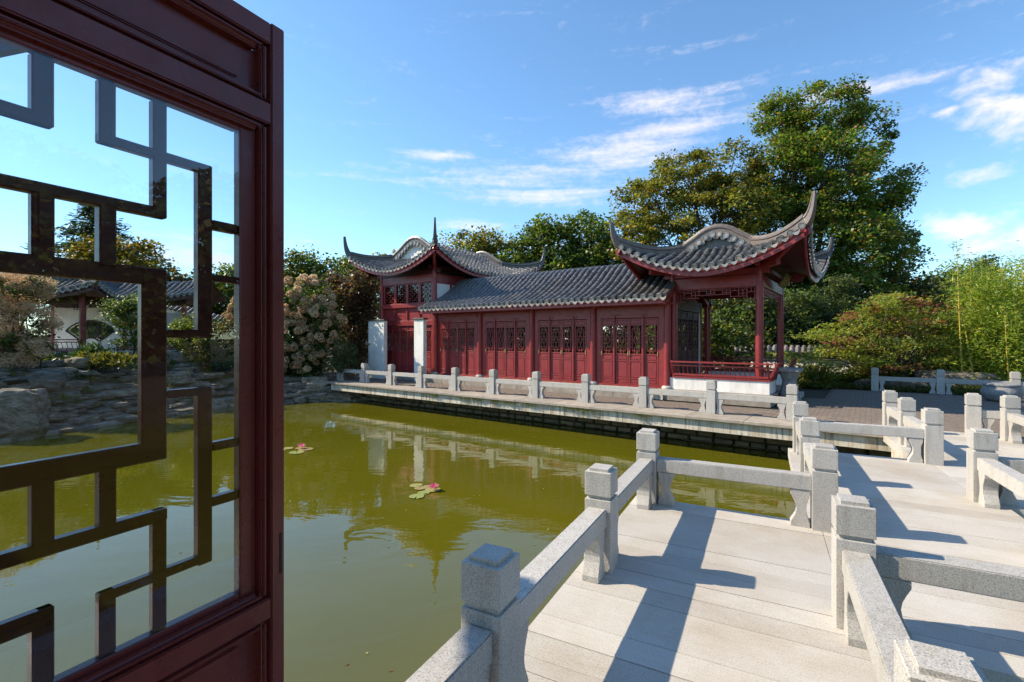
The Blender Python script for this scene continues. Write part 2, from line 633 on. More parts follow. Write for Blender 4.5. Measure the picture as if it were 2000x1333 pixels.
    def solo(s, name, mat, frame=WF, base=None, bevel=0, smooth=False):
        b = Vector(base) if base is not None else Vector((0, 0, 0))
        o = new_obj(name, s.mesh(name, mat, bevel, smooth, b))
        o.matrix_world = frame @ Matrix.Translation(b)
        return o


def joined(items):
    """items: (mesh, matrix) -> one MB"""
    mb = MB()
    cache = {}
    for me, M in items:
        if me.name not in cache:
            cache[me.name] = (np.array([tuple(v.co) for v in me.vertices]), [tuple(p.vertices) for p in me.polygons])
        vs, fs = cache[me.name]
        A = np.array(M)
        w = vs @ A[:3, :3].T + A[:3, 3]
        mb.add(w.tolist(), fs)
    return mb


def scatter_parts(name, items, t, cap=300, parent=None, stuffname=None, mat=None, smooth=False):
    """items: (mesh, matrix in t's frame coordinates); the `cap` nearest the eye become parts, the rest one stuff part"""
    inv = Matrix.Translation(-t.base)
    eye = Vector((0, 0, EYE))
    items = sorted(items, key=lambda it: ((t.frame @ it[1]).translation - eye).length)
    for me, M in items[:cap]:
        new_obj(name, me, parent or t.e, inv @ M)
    rest = items[cap:]
    if rest:
        o = joined([(me, inv @ M) for me, M in rest]).part(stuffname or name + '_field', mat, Thing0, parent or t.e, smooth=smooth)
        o['kind'] = 'stuff'


class _T0:
    base = Vector((0, 0, 0))
    e = None


Thing0 = _T0()

# ------------------------------------------------------------------ foliage


def leaf_mesh(name, C, size, colors, mat, seed, aspect=0.55, up=0.6, jit=0.35, weights=None, dirs=None, bend=0.0, shade=None):
    rng = np.random.default_rng(seed)
    n = len(C)
    nr = rng.normal(size=(n, 3))
    nr[:, 2] = np.abs(nr[:, 2]) + up
    nr /= np.linalg.norm(nr, axis=1)[:, None]
    t = rng.normal(size=(n, 3)) if dirs is None else dirs + rng.normal(size=(n, 3)) * 0.25
    t -= nr * np.sum(t * nr, axis=1)[:, None]
    t /= np.linalg.norm(t, axis=1)[:, None] + 1e-9
    b = np.cross(nr, t)
    L = size * (1 + rng.uniform(-jit, jit, n))[:, None]
    W = L * aspect
    V = np.empty((n, 4, 3))
    V[:, 0] = C - t * L * 0.5
    V[:, 1] = C + b * W * 0.5 + t * L * 0.04 - nr * L * bend
    V[:, 2] = C + t * L * 0.5
    V[:, 3] = C - b * W * 0.5 + t * L * 0.04 - nr * L * bend
    me = bpy.data.meshes.new(name)
    me.vertices.add(n * 4)
    me.vertices.foreach_set('co', V.reshape(-1))
    me.loops.add(n * 4)
    me.loops.foreach_set('vertex_index', np.arange(n * 4, dtype=np.int32))
    me.polygons.add(n)
    me.polygons.foreach_set('loop_start', np.arange(0, n * 4, 4, dtype=np.int32))
    me.polygons.foreach_set('loop_total', np.full(n, 4, dtype=np.int32))
    me.update(calc_edges=True)
    cols = np.array(colors, dtype=float)
    pick = rng.choice(len(cols), n, p=weights)
    cc = cols[pick] * (1 + rng.normal(size=(n, 1)) * 0.16)
    if shade is not None:
        cc = cc * shade[:, None]
    cc = np.clip(cc, 0.003, 1)
    rgba = np.ones((n, 4, 4))
    rgba[:, :, :3] = cc[:, None, :]
    at = me.attributes.new('tint', 'FLOAT_COLOR', 'POINT')
    at.data.foreach_set('color', rgba.reshape(-1))
    me.materials.append(MATS[mat])
    return me


def clump_points(lobes, nclump, nleaf, cr, rng, shell=0.5, flat=0.6):
    """lobes: (centre, (rx,ry,rz)); returns clump centres and leaf points"""
    vol = np.array([l[1][0] * l[1][1] * l[1][2] for l in lobes]) ** (2 / 3)
    k = rng.choice(len(lobes), nclump, p=vol / vol.sum())
    c = np.array([tuple(l[0]) for l in lobes])[k]
    r = np.array([tuple(l[1]) for l in lobes])[k]
    d = rng.normal(size=(nclump, 3))
    d /= np.linalg.norm(d, axis=1)[:, None]
    q = shell + (1 - shell) * rng.random((nclump, 1))
    q *= 1 + rng.normal(size=(nclump, 1)) * 0.07
    cc = c + d * r * q
    sc_ = cr * (0.55 + 0.9 * rng.random((nclump, 1, 1)))
    pd = rng.normal(size=(nclump, nleaf, 3))
    pd /= np.linalg.norm(pd, axis=2)[:, :, None]
    pts = pd * (rng.random((nclump, nleaf, 1)) ** 0.45) * 1.55 * sc_ * np.array([1, 1, flat])
    return cc, k, (cc[:, None, :] + pts).reshape(-1, 3)


def tree(name, label, cat, lobes, base, trunk_r, nclump, nleaf, cr, size, colors, weights=None, seed=1, shell=0.5, flat=0.6,
         aspect=0.75, twig=0.5, group=None, trunk_h=0.45, crown='crown', up=0.6, mat='leaf', bend=0.12, limb_r=0.32):
    rng = np.random.default_rng(seed)
    t = Thing(name, label, cat, WF, base, group)
    cc, k, pts = clump_points(lobes, nclump, nleaf, cr, rng, shell, flat)
    B = Vector(base)
    sh = np.repeat(np.clip(1 + rng.normal(size=nclump) * 0.24, 0.55, 1.6), nleaf)
    ok = pts[:, 2] > B.z + 0.05
    pts, sh = pts[ok], sh[ok]
    new_obj(crown, leaf_mesh(crown, pts - np.array(tuple(B)), size, colors, mat, seed, aspect, up, 0.35, weights, None, bend, sh), t.e)
    cen = sum((Vector(l[0]) for l in lobes), Vector()) / len(lobes)
    fork = B.lerp(Vector((B.x * 0.4 + cen.x * 0.6, B.y * 0.4 + cen.y * 0.6, cen.z)), trunk_h)
    mb = MB()
    mid = B.lerp(fork, 0.5) + Vector((rng.normal() * 0.05, rng.normal() * 0.05, 0)) * fork.z
    mb.tube([B - Vector((0, 0, 0.2)), B + Vector((0, 0, 0.1)), mid, fork], [trunk_r * 1.35, trunk_r * 1.1, trunk_r * 0.9, trunk_r * 0.75], 9)
    mb.part('trunk', 'bark', t, smooth=True)
    mb = MB()
    for i, (c, r) in enumerate(lobes):
        c = Vector(c)
        L = (c - fork).length
        m1 = fork.lerp(c, 0.45) + Vector((rng.normal(), rng.normal(), 0.6 + rng.random())) * L * 0.06
        rr = trunk_r * limb_r * (0.8 + 0.5 * rng.random())
        mb.tube([fork - Vector((0, 0, trunk_r)), m1, c], [rr * 1.3, rr, rr * 0.45], 6)
        for j in np.where(k == i)[0]:
            if rng.random() < twig:
                e = Vector(cc[j])
                s0 = m1.lerp(c, 0.3 + 0.7 * rng.random())
                mm = s0.lerp(e, 0.5) + Vector((rng.normal(), rng.normal(), rng.normal() + 0.5)) * (e - s0).length * 0.07
                mb.tube([s0, mm, e], [rr * 0.36, rr * 0.24, rr * 0.10], 4)
    mb.part('branches', 'bark', t, smooth=True)
    return t


GREEN = [(0.075, 0.127, 0.024), (0.111, 0.156, 0.030), (0.047, 0.086, 0.021), (0.171, 0.156, 0.033)]
MAPLE = [(0.098, 0.165, 0.027), (0.146, 0.201, 0.034), (0.055, 0.100, 0.022), (0.268, 0.201, 0.037), (0.281, 0.116, 0.037)]
OLIVE = [(0.149, 0.164, 0.030), (0.233, 0.206, 0.037), (0.084, 0.112, 0.025), (0.317, 0.196, 0.033)]
DARK = [(0.024, 0.049, 0.016), (0.041, 0.070, 0.019), (0.061, 0.092, 0.024)]

# ------------------------------------------------------------------ pond, ground, banks
SHORE = [(-13.6, -9), (-13.3, 6), (-12.5, 11.4), (-12.15, 12.9), (-11.5, 15.4), (-10.3, 18.3), (-9.0, 19.3), (-7.3, 20.2)]


def G2(s, w):
    v = GF @ Vector((s, w, 0))
    return (v.x, v.y)


def _inland(k):
    a, b = SHORE[max(k - 1, 0)], SHORE[min(k + 1, len(SHORE) - 1)]
    dx, dy = b[0] - a[0], b[1] - a[1]
    L = math.hypot(dx, dy)
    return (SHORE[k][0] - dy / L * 2.7, SHORE[k][1] + dx / L * 2.7)


pond_poly = [_inland(k) for k in range(len(SHORE) - 1)] + [(-8.3, 21.6), G2(-17.6, 12.25), G2(9.5, 12.25), (17.5, -9)]
outer = [(-900, -900), (900, -900), (900, 900), (-900, 900)]
vs = [Vector((x, y, 0)) for x, y in outer] + [Vector((x, y, 0)) for x, y in reversed(pond_poly)]
tris = tessellate_polygon([vs[:4], vs[4:]])
mb = MB()
mb.add([(v.x, v.y, -0.04) for v in vs], [tuple(t) for t in tris])
n0 = len(mb.v)
nb = len(pond_poly)
pp = list(reversed(pond_poly))
mb.add([(x, y, -0.04) for x, y in pp] + [(x, y, -1.6) for x, y in pp],
       [(i, (i + 1) % nb, nb + (i + 1) % nb, nb + i) for i in range(nb)])
tag(mb.solo('ground', 'soil'), 'dark soil ground around the pond garden', None, None, 'structure')
mb = MB().add([(-30, -20, -1.7), (30, -20, -1.7), (30, 40, -1.7), (-30, 40, -1.7)], [(0, 1, 2, 3)])
tag(mb.solo('pond_bed', 'mortar'), 'dark bed of the pond', None, None, 'structure')
mb = MB().add([(-17, -10, WATER), (19, -10, WATER), (19, 23, WATER), (-17, 23, WATER)], [(0, 1, 2, 3)])
tag(mb.solo('pond_water', 'pond_water'), 'olive green pond water with reflections', None, None, 'structure')

# rising bank on the far left shore
rng = np.random.default_rng(5)
dist = [0, 0.35, 1.0, 1.9, 3.0, 4.5, 9, 30]
hts = [-1.2, -0.8, -0.25, 0.25, 0.72, 0.98, 1.05, 1.05]
fac = [1, 1, 1, 1, 1, 0.95, 0.8, 0.45]
rows = []
shp = [Vector((x, y, 0)) for x, y in SHORE]


def shore_norm(i):
    d = (shp[min(i + 1, len(shp) - 1)] - shp[max(i - 1, 0)]).normalized()
    return Vector((-d.y, d.x, 0))


for i in range(len(shp)):
    nrm = shore_norm(i)
    rows.append([tuple(shp[i] + nrm * d + Vector((0, 0, (h + 0.3) * fac[i] - 0.3 + (rng.normal() * 0.05 if d > 0.5 else 0)))) for d, h in zip(dist, hts)])
tag(MB().grid(rows).solo('terrain_bank', 'lawn', smooth=True), 'raised planted bank on the far shore', None, None, 'structure')

# rock variants
ROCKS = []
for k in range(7):
    rg = np.random.default_rng(100 + k)
    bm = bmesh.new()
    bmesh.ops.create_cube(bm, size=1)
    bmesh.ops.subdivide_edges(bm, edges=bm.edges, cuts=6, use_grid_fill=True)
    ofs = Vector(rg.uniform(-20, 20, 3))
    for v in bm.verts:
        p = v.co.copy()
        q = p.normalized() * 0.62
        p = p.lerp(q, 0.30 if k not in (2, 4) else 0.72)
        o3 = Vector((p.x * 1.6, p.y * 1.6, p.z * 1.2)) + ofs
        big = mnoise.fractal(o3, 0.7, 2.1, 5) * 0.20
        lay = mnoise.noise(Vector((p.x * 0.9, p.y * 0.9, p.z * 7.0)) + ofs) * 0.085
        p.x *= 1 + big + lay
        p.y *= 1 + big + lay
        p.z *= 1 + big * 0.9 + 0.10 * mnoise.noise(Vector((p.x * 3, p.y * 3, 2)) + ofs)
        v.co = p
    me = bpy.data.meshes.new('stone')
    bm.to_mesh(me)
    bm.free()
    me.materials.append(MATS['ledge_rock'])
    ROCKS.append(me)


def rock_matrix(p, sx, sy, sz, rz, tilt=0.0):
    return Matrix.Translation(p) @ Matrix.Rotation(rz, 4, 'Z') @ Matrix.Rotation(tilt, 4, 'X') @ Matrix.Diagonal((sx, sy, sz, 1))


def along_shore(u):
    """u in metres from SHORE[2]"""
    i = 2
    while i < len(shp) - 2 and u > (shp[i + 1] - shp[i]).length:
        u -= (shp[i + 1] - shp[i]).length
        i += 1
    d = (shp[i + 1] - shp[i])
    p = shp[i] + d.normalized() * u
    f = fac[i] + (fac[i + 1] - fac[i]) * min(1, u / d.length)
    return p, Vector((-d.y, d.x, 0)).normalized(), math.atan2(d.y, d.x), f


ledge = Thing('rock_ledge', 'stepped ledge of layered grey rocks along the far pond shore', 'rock ledge', WF, (-11.5, 15.4, WATER))
rg = random.Random(11)
inv = Matrix.Translation(-ledge.base)
for j in range(11):
    u = -2.6 + rg.random()
    while u < 11.6:
        L = rg.uniform(0.35, 1.15)
        p, nrm, ang, f = along_shore(max(u + L / 2, 0))
        if u + L / 2 < 0:
            p = p + (shp[2] - shp[1]).normalized() * (u + L / 2)
        if j > 4 and f < 0.9 and j > 3 + 5 * f:
            u += L
            continue
        hh = rg.uniform(0.14, 0.25)
        off = 0.10 + 0.26 * j * (1.0 if f > 0.6 else 0.55) + rg.uniform(-0.32, 0.25)
        z = WATER + 0.02 + 0.165 * j + rg.uniform(-0.09, 0.09)
        hh *= rg.choice((0.8, 1.0, 1.0, 1.5))
        dep = rg.uniform(0.55, 1.0)
        q = p + nrm * (off + dep * 0.32) + Vector((0, 0, z))
        new_obj('stone', rg.choice(ROCKS), ledge.e, inv @ rock_matrix(q, L * 1.08, dep, hh, ang + rg.uniform(-0.3, 0.3), rg.uniform(-0.12, 0.12)))
        u += L * rg.uniform(0.85, 1.0)
kerb = Thing('shore_kerb', 'pale kerb stones along the waterline below the rock ledge', 'kerb', WF, (-12, 13, WATER))
inv = Matrix.Translation(-kerb.base)
kst = MB().box(-0.5, 0.5, -0.14, 0.14, -0.4, 0.1).mesh('kerb_stone', 'coping_concrete', 0.02)
u = -2.2
while u < 6.2:
    p, nrm, ang, f = along_shore(max(u + 0.55, 0))
    if u + 0.55 < 0:
        p = p + (shp[2] - shp[1]).normalized() * (u + 0.55)
    new_obj('kerb_stone', kst, kerb.e, inv @ (Matrix.Translation(p + nrm * -0.06 + Vector((0, 0, WATER + 0.0))) @ Matrix.Rotation(ang, 4, 'Z') @ Matrix.Diagonal((1.08, 1, 1, 1))))
    u += 1.1


def boulder(name, label, p, s, rz, k, frame=WF):
    o = new_obj(name, ROCKS[k])
    o.matrix_world = rock_matrix(Vector(p), *s, rz)
    return tag(o, label, 'rock')


boulder('boulder', 'big upright blue grey boulder at the water below the plumed bush', (-12.45, 12.1, -0.22), (1.1, 0.9, 1.35), 0.5, 2)
boulder('boulder', 'rounded grey boulder standing on the rock ledge behind the tall one', (-13.3, 13.8, 0.55), (0.7, 0.6, 0.5), 0.2, 4)
shr = Thing('shore_rocks', 'heap of brown layered rocks at the left end of the promenade', 'rocks', WF, (-8.0, 19.6, WATER))
rg = random.Random(31)
inv = Matrix.Translation(-shr.base)
for j in range(5):
    x = -9.9 + rg.random() * 0.4
    while x < -6.5:
        L = rg.uniform(0.35, 1.0)
        y = 18.75 + (x + 9.9) * 0.30 + 0.13 * j + rg.uniform(-0.08, 0.10)
        hh = rg.uniform(0.16, 0.30)
        if not (j == 4 and rg.random() < 0.5):
            new_obj('stone', rg.choice([ROCKS[i] for i in (0, 1, 3, 5, 6)]), shr.e, inv @ rock_matrix(Vector((x + L / 2, y, WATER + 0.06 + 0.19 * j)), L * 1.1, rg.uniform(0.5, 0.8), hh, 0.29 + rg.uniform(-0.3, 0.3), rg.uniform(-0.15, 0.15)))
        x += L * rg.uniform(0.8, 1.0)
boulder('garden_rock', 'grey weathered rock lying behind the bed balustrade', px(1745, 757, 16.6), (1.9, 0.7, 0.5), -0.4, 0)
boulder('garden_rock', 'mossy mound of rock behind the bed balustrade under the bamboo', px(1865, 752, 16.9), (1.9, 0.9, 0.85), -0.3, 6)

# ------------------------------------------------------------------ promenade
prom = Thing('promenade', 'paved promenade with stone edge between pond and red gallery', None, GF, (-8, 12.2, 0), None, 'structure')
S0, S1 = -17.75, 9.0
mb = MB()
mb.box(S0 + 0.4, S1, 11.14, 11.42, -0.315, -0.068)
mb.part('edge_beam', 'stained_concrete', prom)
MB().box(S0 + 0.4, S1, 11.42, 12.4, -0.2, -0.066).part('slab', 'stained_concrete', prom)
cop = MB().box(-0.598, 0.598, 11.05, 12.098, -0.064, 0).mesh('coping_stone', 'coping_concrete', 0.006)
inv = Matrix.Translation(-prom.base)
x = S0 + 0.6
while x < S1:
    new_obj('coping_stone', cop, prom.e, inv @ Matrix.Translation((x, 0, 0)))
    x += 1.2
MB().box(S0 - 2, 14, 12.1, 20.6, -0.3, -0.022).part('paving_bed', 'mortar', prom)
pav = MB().box(-0.097, 0.097, -0.047, 0.047, -0.05, 0).mesh('paver', 'paver', 0.004)
pav2 = []
items = []
for i in range(-72, 66):
    for j in range(0, 82):
        s = i * 0.2 + (0.1 if j % 2 else 0) - 4.0
        w = 12.16 + j * 0.1
        if s < -17.6 or (w > 13.35 and s < -1.55):
            continue
        if w > 16.6 and s < -1.0:
            continue
        if w > 20.0 or s > 9:
            continue
        items.append((pav, Matrix.Translation((s, w, -0.004 + random.uniform(-0.003, 0.003))) @ Matrix.Rotation(random.uniform(-0.02, 0.02), 4, 'Z')))
scatter_parts('paver', items, prom, 300, None, 'paving', 'paver')

wall = Thing('retaining_wall', 'dark rough stone block wall under the promenade edge', 'wall', GF, (-8, 12.25, WATER))
MB().box(-17.6, 9, 12.28, 12.45, -1.6, -0.2).part('wall_core', 'mortar', wall)
rg = random.Random(3)
inv = Matrix.Translation(-wall.base)
bl = []
for k in range(5):
    b = MB().box(-0.5, 0.5, -0.06, 0.06, -0.5, 0.5)
    me = b.mesh('block', 'bank_stone', 0.06, seg=1)
    for v in me.vertices:
        v.co.y += rg.uniform(-0.02, 0.02)
        v.co.z += rg.uniform(-0.03, 0.03)
    bl.append(me)
z = -1.0
for hgt in (0.24, 0.12, 0.22, 0.24):
    s = -17.5 + rg.random() * 0.3
    while s < 7:
        L = rg.uniform(0.32, 0.85) * (0.7 if hgt < 0.15 else 1)
        new_obj('block', rg.choice(bl), wall.e, inv @ Matrix.Translation((s + L / 2, 12.24 + rg.uniform(-0.02, 0.02) - (0.05 if z < -0.7 else 0), z + hgt / 2)) @ Matrix.Diagonal((L - 0.025, 1, hgt - 0.022, 1)))
        s += L
    z += hgt

# ------------------------------------------------------------------ zigzag bridge
bridge = Thing('zigzag_bridge', 'pale granite slab bridge zigzagging over the pond', 'bridge', BR, (0.4, 5, 0))


def clip(poly, nx, ny, c):
    out = []
    for i in range(len(poly)):
        p, q = poly[i], poly[(i + 1) % len(poly)]
        dp, dq = p[0] * nx + p[1] * ny - c, q[0] * nx + q[1] * ny - c
        if dp <= 0:
            out.append(p)
        if dp * dq < 0:
            t = dp / (dp - dq)
            out.append((p[0] + (q[0] - p[0]) * t, p[1] + (q[1] - p[1]) * t))
    return out


# bridge (b, a) -> buildings w : w = nx*b + ny*a
_wx = (GF.inverted() @ BR @ Vector((1, 0, 0))).y
_wy = (GF.inverted() @ BR @ Vector((0, 1, 0))).y
rg = random.Random(9)


def slab(b0, b1, a0, a1, top=0.006, clipw=None):
    g = 0.004 + rg.random() ** 2 * 0.007
    poly = [(b0 + 0.002, a0 + g * 0.5), (b1 - 0.002, a0 + g * 0.5), (b1 - 0.002, a1 - g * 0.5), (b0 + 0.002, a1 - g * 0.5)]
    if clipw:
        poly = clip(poly, _wx, _wy, clipw)
        if len(poly) < 3:
            return
    dz = rg.uniform(-0.0012, 0.0012)
    MB().prism(poly, 'z', -0.125, top + dz).part('deck_slab', 'deck_granite', bridge, bevel=0.0015)


def slabs(b0f, b1f, edges, **k):
    for a0, a1 in zip(edges[:-1], edges[1:]):
        m = (a0 + a1) / 2
        slab(b0f(m), b1f(m), a0, a1, **k)


def edges(a0, a1, step=0.2045, skip=0.3):
    e = [a0]
    while e[-1] < a1 - 0.1:
        n = e[-1] + step * (1 if rg.random() > skip else 2)
        e.append(min(n, a1))
    e[-1] = a1
    return e


e1 = edges(-1.0, 2.387) + [2.591, 2.797, 3.209, 3.408, 3.42][0:3]
e1 = edges(-1.0, 2.387) + [2.591, 2.797, 3.209, 3.415]
slabs(lambda m: -1.27, lambda m: 0.64, e1)
slabs(lambda m: -1.27, lambda m: 0.456, [3.415, 3.61, 3.833, 4.03, 4.238, 4.64, 5.05, 5.365])
slabs(lambda m: 0.456 if m < 5.365 else 0.315, lambda m: 2.215 if m < 6.74 else 2.06, [3.415, 3.62, 3.82, 4.23, 4.44, 4.64, 5.05, 5.365, 5.66, 6.07, 6.27, 6.48, 6.74, 7.1, 7.5, 7.71, 8.12, 8.53, 8.82])
slabs(lambda m: 2.06 if m < 8.82 else 1.895, lambda m: 3.86, [6.74, 7.1, 7.3, 7.71, 7.92, 8.32, 8.53, 8.82, 9.14, 9.55, 9.75, 10.16, 10.57, 10.78, 11.19, 11.4, 11.8, 12.2, 12.6, 13.0, 13.4, 13.8], clipw=12.13)
for b0, b1, a0, a1 in ((-1.2, 0.57, -1, 5.3), (0.44, 2.15, 3.48, 8.75), (1.96, 3.8, 6.8, 10.6)):
    MB().box(b0, b1, a0, a1, -0.40, -0.128).part('deck_beam', 'stained_concrete', bridge)
for b, a in ((-0.3, 1.2), (-0.3, 4.6), (1.25, 4.3), (1.25, 8.0), (2.9, 7.4), (2.9, 9.9)):
    MB().box(b - 0.55, b + 0.55, a - 0.18, a + 0.18, -1.7, -0.4).part('pier', 'stained_concrete', bridge)

# ------------------------------------------------------------------ granite balustrades
PW = 0.1
mb = MB().box(-PW, PW, -PW, PW, 0, 0.540)
POST = mb.mesh('post', 'granite', 0.0035, seg=1)
mb = MB().box(-PW + 0.018, PW - 0.018, -PW + 0.018, PW - 0.018, 0.535, 0.57)
mb.box(-PW, PW, -PW, PW, 0.566, 0.745)
CAP = mb.mesh('cap', 'granite', 0.0035, seg=1)
CAPTOP = MB().box(-PW + 0.026, PW - 0.026, -PW + 0.026, PW - 0.026, 0.742, 0.768).mesh('cap_top', 'granite', 0.003, seg=1)
prof = []
for k in range(9):
    t = k / 8
    prof.append((0.168 - 0.048 * math.sin(math.pi * max(0, min(1, (t - 0.14) / 0.72))) ** 1.0, 0.345 * t))
prof2 = [(0.012 + 0.030 * math.sin(math.pi * max(0, min(1, (t - 0.14) / 0.72))), 0.345 * t) for t in [k / 8 for k in range(9)]]
SUPPORT = MB().prism(prof2 + prof[::-1], 'y', -0.062, 0.062).mesh('support', 'granite', 0.004)
RAILS = {}


def rail_mesh(L):
    k = round(L, 2)
    if k not in RAILS:
        RAILS[k] = MB().box(0, k, -0.07, 0.07, 0.347, 0.482).mesh('rail', 'granite', 0.007, seg=2)
    return RAILS[k]


JB = random.Random(91)


def balustrade(label, frame, nodes, spans, group=None, skip=(), zs=0.004):
    t = Thing('balustrade', label, 'balustrade', frame, (nodes[0][0], nodes[0][1], zs), group)
    inv = Matrix.Translation(-t.base)
    for i, (x, y) in enumerate(nodes):
        if i in skip:
            continue
        o = new_obj('post', POST, t.e, inv @ Matrix.Translation((x + JB.uniform(-0.003, 0.003), y + JB.uniform(-0.003, 0.003), zs)) @ Matrix.Rotation(JB.uniform(-0.012, 0.012), 4, 'Z'))
        new_obj('cap', CAP, o)
        new_obj('cap_top', CAPTOP, o)
    for i, j in spans:
        a, b = Vector((*nodes[i], zs)), Vector((*nodes[j], zs))
        d = b - a
        L = d.length - 2 * PW
        ang = math.atan2(d.y, d.x)
        M = Matrix.Translation(a + d.normalized() * PW) @ Matrix.Rotation(ang, 4, 'Z')
        k = round(L, 2)
        new_obj('rail', rail_mesh(L), t.e, inv @ M @ Matrix.Translation(((L - k) / 2, 0, 0)))
        new_obj('support', SUPPORT, t.e, inv @ M @ Matrix.Translation((0.001, 0, 0)))
        new_obj('support', SUPPORT, t.e, inv @ M @ Matrix.Translation((L - 0.001, 0, 0)) @ Matrix.Diagonal((-1, 1, 1, 1)))
    return t


BL, BM, BRt, BE = -1.11, 0.475, 2.055, 3.69
ch = lambda n: [(i, i + 1) for i in range(n - 1)]
n1 = [(BL, 0.24), (BL, 1.905), (BL, 3.577), (BL, 5.24), (BM, 5.24), (BM, 6.94), (BM, 8.64), (BRt, 8.66), (BRt, 10.03), (BRt, 11.25)]
balustrade('granite bridge balustrade on the open pond side, turning two corners to the promenade', BR, n1, ch(len(n1)))
n2 = [(BM, 0.25), (BM, 1.91), (BM, 3.58), (BRt, 3.58), (BRt, 5.24), (BRt, 6.92), (BE, 6.92), (BE, 8.56), (BE, 10.14), (BE, 11.22)]
balustrade('granite bridge balustrade on the near right side, running out of the picture', BR, n2, ch(len(n2)))
n3 = [(-17.70 + 1.635 * k, 11.79) for k in range(11)]
balustrade('long straight granite balustrade along the promenade before the red gallery', GF, n3, ch(11), zs=0.0)
n4 = [(1.45 + 1.62 * k, 11.79) for k in range(4)]
balustrade('granite balustrade continuing the promenade edge right of the bridge', GF, n4, ch(4), zs=0.0)
n5 = [(0.10 + 1.64 * k, 20.12) for k in range(5)]
balustrade('grey shaded balustrade before the bamboo and shrub bed', GF, n5, ch(5), zs=0.0)

# ------------------------------------------------------------------ roofs
RT = 0.072


def tile_mesh():
    mb = MB()
    rows = []
    for y, r in ((-0.06, RT * 1.10), (0.90, RT * 0.93), (1.0, RT * 0.93)):
        rows.append([(r * math.cos(math.pi * k / 8) * -1, y, r * math.sin(math.pi * k / 8) * 1.05) for k in range(9)])
    mb.grid(rows)
    c = [(RT * 1.10 * -math.cos(math.pi * k / 8), -0.06, RT * 1.10 * 1.05 * math.sin(math.pi * k / 8)) for k in range(9)]
    mb.add(c, [tuple(range(9))])
    return mb.mesh('roof_tile', 'roof_tile', smooth=False)


TILE = tile_mesh()
DISC = MB().lathe([(0.02, 0.012), (0.05, 0.014), (0.056, 0.004), (0.066, 0.004), (0.070, 0.016), (0.080, 0.016), (0.082, -0.02), (0.0, -0.02)], (0, 0, 0), 14, 'y').mesh('tile_end', 'tile_end')
# axis y: disc faces +y; drip tile: rounded hanging plate between two rows
dp = [(-0.095, 0.03), (-0.075, -0.035), (-0.04, -0.075), (0.0, -0.095), (0.04, -0.075), (0.075, -0.035), (0.095, 0.03), (0.05, 0.0), (0, -0.012), (-0.05, 0.0)]
DRIP = MB().prism(dp, 'y', -0.008, 0.012).mesh('drip_tile', 'tile_end')


DISC_SHADED, DRIP_SHADED = DISC.copy(), DRIP.copy()  # darker copies: the near eave's shade is painted into the tile ends
for _m in (DISC_SHADED, DRIP_SHADED):
    _m.materials.clear()
    _m.materials.append(MATS['shaded_tile_grey'])


def basis(x, y, z, p):
    M = Matrix.Identity(4)
    for i, v in enumerate((x, y, z)):
        M[0][i], M[1][i], M[2][i] = v.x, v.y, v.z
    M[0][3], M[1][3], M[2][3] = p.x, p.y, p.z
    return M


JR = random.Random(55)


def row_tiles(path, out, ends, side, end=True, seglen=0.2):
    """path from the eave up; side = horizontal unit vector along the eave"""
    path = [Vector(p) for p in path]
    for a, b in zip(path[:-1], path[1:]):
        d = b - a
        y = d.normalized()
        z = side.cross(y).normalized()
        if z.z < 0:
            z = -z
        xx = y.cross(z)
        M = basis(xx, y * d.length, z, a + z * (0.010 + JR.random() * 0.008) + xx * JR.uniform(-0.006, 0.006)) @ Matrix.Rotation(JR.uniform(-0.035, 0.035), 4, 'Z')
        out.append((TILE, M))
    if end:
        y = (path[1] - path[0]).normalized()
        z = side.cross(y).normalized()
        if z.z < 0:
            z = -z
        ends.append((DISC, basis(-(y.cross(z)), -y, z, path[0] + z * 0.022 - y * 0.075)))


def hprof(t):
    b = 0.60 * t + 0.40 * t * t
    if t > 0.82:
        b -= 0.5 * 1.40 * (t - 0.82) ** 2 / 0.18
    return b / (1 - 0.5 * 1.40 * 0.18)


def resample(pts, step):
    pts = [Vector(p) for p in pts]
    out = [pts[0]]
    acc = 0
    for a, b in zip(pts[:-1], pts[1:]):
        L = (b - a).length
        u = step - acc
        while u <= L:
            out.append(a.lerp(b, u / L))
            u += step
        acc = L - (u - step)
    if (out[-1] - pts[-1]).length > step * 0.4:
        out.append(pts[-1])
    return out


RSEC = [(-0.070, -0.08), (0.070, -0.08), (0.070, 0.105), (0.098, 0.125), (0.098, 0.165), (0.075, 0.18), (0.055, 0.235), (-0.055, 0.235), (-0.075, 0.18), (-0.098, 0.165), (-0.098, 0.125), (-0.070, 0.105)]


